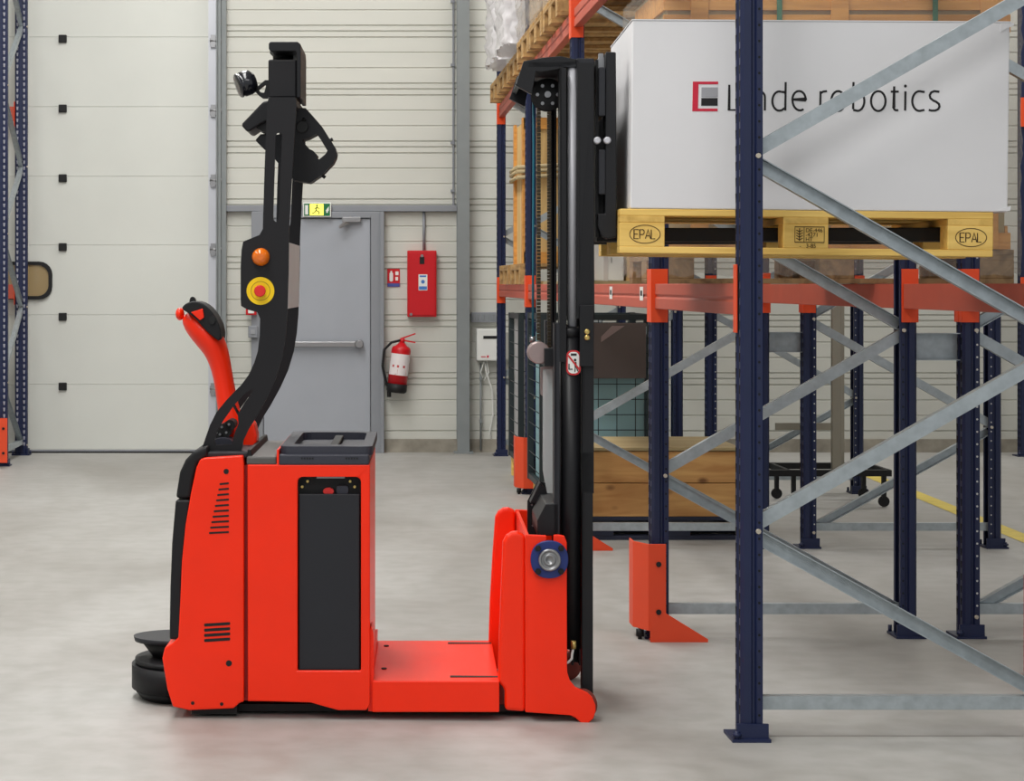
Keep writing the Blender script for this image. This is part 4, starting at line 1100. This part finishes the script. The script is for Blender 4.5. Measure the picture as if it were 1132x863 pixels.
glyph = {
 'L': [[(806.3, 94), (806.0, 121.8), (818.5, 121.8)]],
 'i': [[(825, XT+.5), (825, BT)], ],
 'n': [[(831.5, XT+.3), (831.5, BT)], [(831.5, 104)] + arc(838.4, 107.5, 7.2, 6.6, 210, 360) + [(845.6, BT)]],
 'd': [arc(861.5, 112, 7.6, 10.6, -75, -270, 22) + [(864, 122.2), (868, 119.5)], [(868.6, AS), (868.2, BT)], [(863.6, 101.8), (868.4, 102.3)]],
 'e': [[(876, 110.3), (890.7, 110.3)] + arc(883.4, 110.3, 7.3, 9.4, 0, -180, 18)[0:] + arc(884.5, 111, 8.3, 11.3, 180, 62, 12)],
 'r': [[(907.2, XT+.3), (906.8, BT)], [(907.2, 103.5), (910, 101.6), (914.3, 101)]],
 'o': [ell(926.6, 112, 7.6, 11, 28)],
 'b': [[(943.6, AS), (943.2, 121)], [(943.3, 102.8), (947, 101.3)] + arc(948, 112, 7.6, 10.8, -80, 90, 18) + [(943.3, 121.8)]],
 'o2': [ell(971, 112, 8.0, 11, 28)],
 't': [[(988.6, 95.8), (988.2, 119)] + arc(991.2, 119, 3.2, 3.2, 180, 80, 6) + [(993.2, 122)], [(984.8, 101.6), (993.6, 101.6)]],
 'i2': [[(1001, XT+.5), (1000.7, BT)]],
 'c': [[(1022.2, 102)] + arc(1016.6, 112, 8.0, 10.9, -75, -285, 20) + [(1022, 121.8)]],
 's': [[(1038.5, 101.8), (1033, 101)] + [(1029.5, 102.5), (1027.9, 105.5), (1028.5, 108.7), (1031.5, 111.2), (1035, 112.8), (1038, 115.2), (1038.7, 118), (1037.3, 121), (1034, 122.5), (1030, 122.6), (1026.8, 121.8)]],
}
for k_, sts in glyph.items():
    m = MB()
    for s_ in sts: ribbon(m, s_, 2.35, t3, OFF, closed=(k_ in ('o', 'o2')))
    if k_ == 'i': m.prism([t3(a, b) for a, b in ell(825, 95.4, 1.6, 1.7, 12)], OFF)
    if k_ == 'i2': m.prism([t3(a, b) for a, b in ell(1001, 95.4, 1.6, 1.7, 12)], OFF)
    m.build('letter', M_ink, box_)

# ------------------------------------------------------------ goods in the rack
# big film-wrapped crate on a long pallet, lower level, second bay
YC = 8.62
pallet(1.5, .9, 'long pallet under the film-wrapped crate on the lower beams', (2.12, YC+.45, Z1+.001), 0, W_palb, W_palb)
t = thing('wooden_crate', (2.12, YC+.45, Z1+.146), 'large film-wrapped wooden crate with green straps above the white box', 'crate')
cw, cd, chh = 1.43/2, .45, 1.14
MB().box(-cw, cw, -cd+.02, cd-.02, 0, chh).build('panel', W_ply, t)
fr_ = MB()
for z0_, z1_ in ((0, .07), (wz(24, YC)-Z1-.146-.045, wz(24, YC)-Z1-.146+.03), (wz(6, YC)-Z1-.146-.02, wz(6, YC)-Z1-.146+.05)):
    fr_.box(-cw-.02, cw+.02, -cd-.002, -cd+.02, z0_, z1_); fr_.box(-cw-.02, cw+.02, cd-.02, cd, z0_, z1_)
    MBB = None
fr_.build('rail', W_cratel, t, bevel=.002)
for xx in (wx(775, YC), wx(930, YC), wx(1095, YC)):
    MB().box(xx-2.12-.045, xx-2.12+.03, -cd-.012, -cd-.002, 0, chh-.01).build('batten', W_cratel, t, bevel=.002)
for xx in (-cw-.012, cw+.002): MB().box(xx, xx+.012, -cd+.02, cd-.02, .0, .1).box(xx, xx+.012, -cd+.02, cd-.02, chh-.12, chh-.02).box(xx, xx+.012, -.06, .06, .1, chh-.12).build('batten', W_cratel, t)
for xx in (wx(861, YC), wx(1033, YC)):
    MB().box(xx-2.12-.011, xx-2.12+.011, -cd-.0145, -cd-.012, 0, chh).box(xx-2.12-.011, xx-2.12+.011, -cd-.014, cd, chh, chh+.002).build('strap', M_green, t)
# film: crumpled sheet round the crate
def film(hx, hy, z0, z1, amp=.02, nx=40, nz=24, seed=1, name='film'):
    rnd = random.Random(seed); m = MB(); per_ = []
    base_ = rrect(-hx, hx, -hy, hy, .06, 6)
    # resample
    pts = []
    for i in range(len(base_)):
        a, b = base_[i], base_[(i+1) % len(base_)]; l = math.hypot(a[0]-b[0], a[1]-b[1]); k = max(1, int(l/.06))
        for j_ in range(k): pts.append((a[0]+(b[0]-a[0])*j_/k, a[1]+(b[1]-a[1])*j_/k))
    n = len(pts); vs = []
    for iz in range(nz+1):
        for i, (x, y) in enumerate(pts):
            l = math.hypot(x, y); d = amp*(.5*sin(i*1.3+iz*.5)+.5*sin(i*.7-iz*.9+2)+rnd.uniform(-.6, .6))
            zz_ = z0+(z1-z0)*iz/nz
            if iz == 0: zz_ += rnd.uniform(0, .03)
            vs.append((x+x/l*(abs(d)), y+y/l*(abs(d)), zz_))
    fs = [(iz*n+i, iz*n+(i+1) % n, (iz+1)*n+(i+1) % n, (iz+1)*n+i) for iz in range(nz) for i in range(n)]
    m.add(vs, fs, 0, True); return m
film(cw+.06, cd+.045, -.12, chh-.0, .012, seed=3).build('film', M_wrap, t)

# goods on lower level, third bay: white carton and small slatted crate
o = MB().box(-.54, .54, -.62, .62, 0, .018).build('shelf_board', W_ply, loc=(1.803, 11.82, Z1)); tag(o, 'thin wooden shelf board under the plain white carton and the slatted crate', 'shelf board')
Z1 += .0182
t = thing('carton', (1.495, 11.6, Z1), 'plain white carton on the lower beam just right of the mast', 'box')
MB().box(-.115, .1, -.3, .3, 0, .34).build('body', M_wht, t, bevel=.004); MB().box(-.012, .012, -.302, -.3, 0, .34).build('seam', mat('tape_pale', (205, 200, 196), .4), t)
MB().box(.03, .033, -.3015, -.3, .1, .13).build('print', M_ink, t)
t = thing('slatted_crate', (1.70, 11.5, Z1), 'small yellow slatted wooden crate right of the plain white carton', 'crate')
MB().box(-.09, .09, -.2, .2, .0, .02).box(-.09, .09, -.2, .2, .115, .135).build('rail', W_light, t)
for xx in (-.075, 0, .075): MB().box(xx-.012, xx+.012, -.2, .2, .02, .115).build('slat', W_light, t)
Z1 -= .0182
# level 1, fourth bay
p0 = pallet(1.2, .8, 'pallet below the tall roped crate on the lower beams', (1.88, 14.6, Z1+.001), 0, W_pal)
dup(p0, (1.88, 15.6, Z1+.001), 'pallet behind the tall roped crate on the lower beams')
t = thing('wooden_crate', (1.88, 14.6, Z1+.146), 'tall plywood crate with rope round it left of the mast', 'crate')
MB().box(-.56, .56, -.35, .35, 0, 1.0).build('panel', W_light, t, bevel=.003)
MB().box(-.58, -.56, -.37, -.29, 0, 1.02).box(-.58, -.56, .29, .37, 0, 1.02).build('batten', W_cratel, t)
MB().box(-.57, .57, -.37, -.35, 0, .08).box(-.57, .57, -.37, -.35, .94, 1.02).build('rail', W_cratel, t)
for zz_ in (.60, .64, .67):
    MB().tube([(-.62, -.4, zz_), (-.3, -.39, zz_+.02), (.2, -.39, zz_-.01), (.6, -.39, zz_), (.6, .38, zz_), (-.6, .38, zz_+.01), (-.62, -.4, zz_)], .014).build('rope', mat('rope', (186, 168, 130), .8), t)
# upper level pallets, goods
spots = [(1.82, 11.65), (1.82, 12.52), (1.82, 13.38), (1.86, 14.5), (1.86, 15.4), (1.86, 16.3)]
lb2 = ['brown pallet on the upper beams, nearest one in sight', 'brown pallet on the upper beams, second behind the mast head', 'brown pallet on the upper beams beside the orange connector',
       'yellowish pallet on the upper beams below the wrapped goods', 'yellowish pallet on the upper beams, second from the back wall', 'yellowish pallet on the upper beams next to the back wall']
for i, (x, y) in enumerate(spots):
    dup(p0, (x, y, Z2+.001), lb2[i])
    # stretched second pallet underneath for the front trio
for i, (x, y, hgt, lab_, mm) in enumerate(((1.82, 11.65, .8, 'film-wrapped cartons on the nearest upper pallet', M_wrap), (1.82, 12.52, .8, 'film-wrapped cartons on the second upper pallet', M_wrap), (1.82, 13.38, .8, 'film-wrapped cartons on the third upper pallet', M_wrap),
                                (1.84, 14.5, .9, 'white plastic-wrapped goods overhanging the upper beam left of the mast', M_wrapw), (1.84, 15.4, .9, 'white plastic-wrapped goods on the upper level toward the wall', M_wrapw))):
    t = thing('wrapped_goods', (x, y, Z2+.147), lab_, 'wrapped pallet goods', group='wrapped goods on the upper level')
    MB().box(-.52, .52, -.33, .33, 0, hgt).build('cartons', M_card if mm is M_wrap else M_wht, t, bevel=.01)
    film(.585 if mm is M_wrap else .66, .385, .0 if mm is M_wrap else .02, hgt, .035, seed=i+10).build('film', mm, t)

# floor level: pine crate on dark pallet, mesh box behind
YF = 11.32
pallet(1.0, .8, 'dark pallet on the floor under the pine crate', (1.90, YF+.42, .0), 0, mat('dark_stained_wood', (40, 44, 62), .7), mat('dark_stained_wood2', (32, 33, 40), .7), h=.13)
t = thing('pine_crate', (1.83, YF+.42, .131), 'low knotty pine crate on the floor behind the orange guard', 'crate')
hz_ = wz(497, YF)-.131
x0c, x1c = wx(648, YF)-1.83, wx(818, YF)-1.83
for k, (a, b) in enumerate(((0, hz_*.5-.003), (hz_*.5+.001, hz_-.012))):
    MB().box(x0c, x1c, -.4, -.375, a, b).build('side_board', W_crate, t, bevel=.003)
    MB().box(x0c, x1c, .375, .4, a, b).build('side_board', W_crate, t, bevel=.003)
MB().box(x0c, x0c+.025, -.375, .375, 0, hz_-.012).build('end_board', W_crate, t); MB().box(x1c-.025, x1c, -.375, .375, 0, hz_-.012).build('end_board', W_crate, t)
MB().box(x0c-.01, x1c+.01, -.41, .41, hz_-.008, hz_+.012).build('lid', W_ply, t, bevel=.003)
# wire mesh boxes
def mesh_box(YG, xc, p0_, p1_, label, sheet):
    t = thing('mesh_container', (xc, YG+.42, .146), label, 'container')
    gx0, gx1 = wx(p0_, YG)-xc, wx(p1_, YG)-xc; gz = wz(347, YG)-.146; gy0, gy1 = -.41, .38
    fm = MB()
    for x in (gx0, gx1):
        for y in (gy0, gy1): fm.box(x-.02, x+.02, y-.02, y+.02, 0, gz)
    for z_ in (.02, gz-.02):
        for y in (gy0, gy1): fm.box(gx0, gx1, y-.015, y+.015, z_-.018, z_+.018)
        for x in (gx0, gx1): fm.box(x-.015, x+.015, gy0, gy1, z_-.018, z_+.018)
    fm.build('frame', M_wire, t)
    ms_ = MB(); k = gx0
    while k < gx1: ms_.cyl((k, gy0-.01, 0), (k, gy0-.01, gz), .003, 6); k += .115
    z_ = .09
    while z_ < gz: ms_.cyl((gx0, gy0-.01, z_), (gx1, gy0-.01, z_), .003, 6); ms_.cyl((gx0-.01, gy0, z_), (gx0-.01, gy1, z_), .003, 6); z_ += .095
    ms_.build('mesh', M_wire, t)
    if sheet:
        MB().box(gx0+.03, gx1-.03, gy0+.04, gy1-.04, .02, gz-.12).build('liner', M_tealbox, t, bevel=.01)
        MB().box(wx(630, YG)-xc, gx1-.03, gy0-.03, gy0-.018, wz(418, YG)-.146, wz(357, YG)-.146).build('hanging_sheet', M_sheet, t, bevel=.002)
        MB().prism([(wx(664, YG)-xc, gy0-.032, wz(372, YG)-.146), (wx(676, YG)-xc, gy0-.032, wz(360, YG)-.146), (wx(690, YG)-xc, gy0-.032, wz(360, YG)-.146), (wx(664, YG)-xc, gy0-.032, wz(378, YG)-.146)], (0, .001, 0)).build('sheet_patch', M_pink, t)
    else:
        MB().box(gx0+.02, gx0+.09, gy0+.02, gy1-.02, .04, gz-.03).build('film_bundle', M_wrapw, t, bevel=.01)
        MB().box(gx0+.12, gx1-.03, gy0+.04, gy1-.04, .02, gz-.12).build('liner', M_tealbox, t, bevel=.01)
pallet(.8, .8, 'pallet under the nearer wire mesh container behind the pine crate', (1.70, 13.05, 0), 0, W_epal)
mesh_box(12.63, 1.70, 600, 719, 'wire mesh container with pale blue liner and hanging grey sheet behind the pine crate', True)
pallet(.98, .8, 'yellow pallet on the floor behind the small orange guard left of the mast', (1.80, 14.87, 0), 0, W_epal)
mesh_box(14.45, 1.80, 576, 715, 'wire mesh container behind the post with the small orange guard', False)

# steel trolley behind the racks
t = thing('trolley', (3.25, 13.1, 0), 'low black trolley with two bare steel posts in the background', 'trolley')
YT = 13.0
tx = lambda p: wx(p, YT)-3.25
base_m = MB(); base_m.box(tx(850), tx(985), -.12, -.07, .2, .24).box(tx(870), tx(985), .4, .45, .2, .24).box(tx(870), tx(874), -.1, .45, .2, .24).box(tx(981), tx(985), -.1, .45, .2, .24); base_m.build('base', M_dk, t)
for x in (878, 978):
    for y in (-.08, .42):
        MB().lathe((tx(x), y-.01, .037), (0,1,0), [(0, .035), (.022, .035)], 20).box(tx(x)-.012, tx(x)+.012, y-.02, y+.02, .06, .2).build('caster', M_dk, t)
M_post = mat('worn_steel', (152, 146, 132), .4, .5)
for x0_, x1_, yy in ((920, 930, -.08), (940.5, 950, .3)):
    MB().box(tx(x0_), tx(x1_), yy-.02, yy+.02, .24, wz(330, YT)).build('post', M_post, t, bevel=.004)
MB().box(tx(872), tx(940), .29, .31, wz(480, YT), wz(472, YT)).build('rail', M_post, t)

# left edge: goods behind the left rack
t = thing('wrapped_goods', (-3.1, 16.5, 0), 'pale wrapped bundle standing inside the left rack', 'wrapped goods')
MB().box(-.3, .27, -.3, .3, 0, .9).build('cartons', M_card, t, bevel=.02); film(.33, .34, .0, .95, .03, seed=40).build('film', M_wrapw, t)

# ------------------------------------------------------------ light
w = bpy.data.worlds.new('World'); sc.world = w; w.use_nodes = True
bg_n = w.node_tree.nodes['Background']; bg_n.inputs['Color'].default_value = (.93, .97, 1, 1); bg_n.inputs['Strength'].default_value = .6
def area(x, y, z, sx, sy, e, col=(1, .985, .96)):
    l = bpy.data.lights.new('hall_and_fill_lamp', 'AREA'); l.shape = 'RECTANGLE'; l.size = sx; l.size_y = sy; l.energy = e; l.color = col
    o = bpy.data.objects.new('hall_and_fill_lamp', l); COL.objects.link(o); o.location = (x, y, z); return o
area(-1.3, 4.5, 6.4, 1.2, 6, 330)
area(-1.3, 12.0, 6.4, 1.2, 6, 350)
area(-5, 8.0, 6.4, 1.2, 9, 200)
area(6.6, 8, 6.4, 1.2, 10, 120)
area(5.2, 15.6, 6.4, 9, 1.0, 280)
area(.8, -.6, 5.6, 5, 1.5, 210)  # unseen front fill over the camera, added to brighten faces turned to it

sc.view_settings.view_transform = 'Standard'; sc.view_settings.look = 'None'
sc.view_settings.exposure = 0; sc.view_settings.gamma = 1; sc.view_settings.use_curve_mapping = False
sc.cycles.max_bounces = 6; sc.cycles.transparent_max_bounces = 12
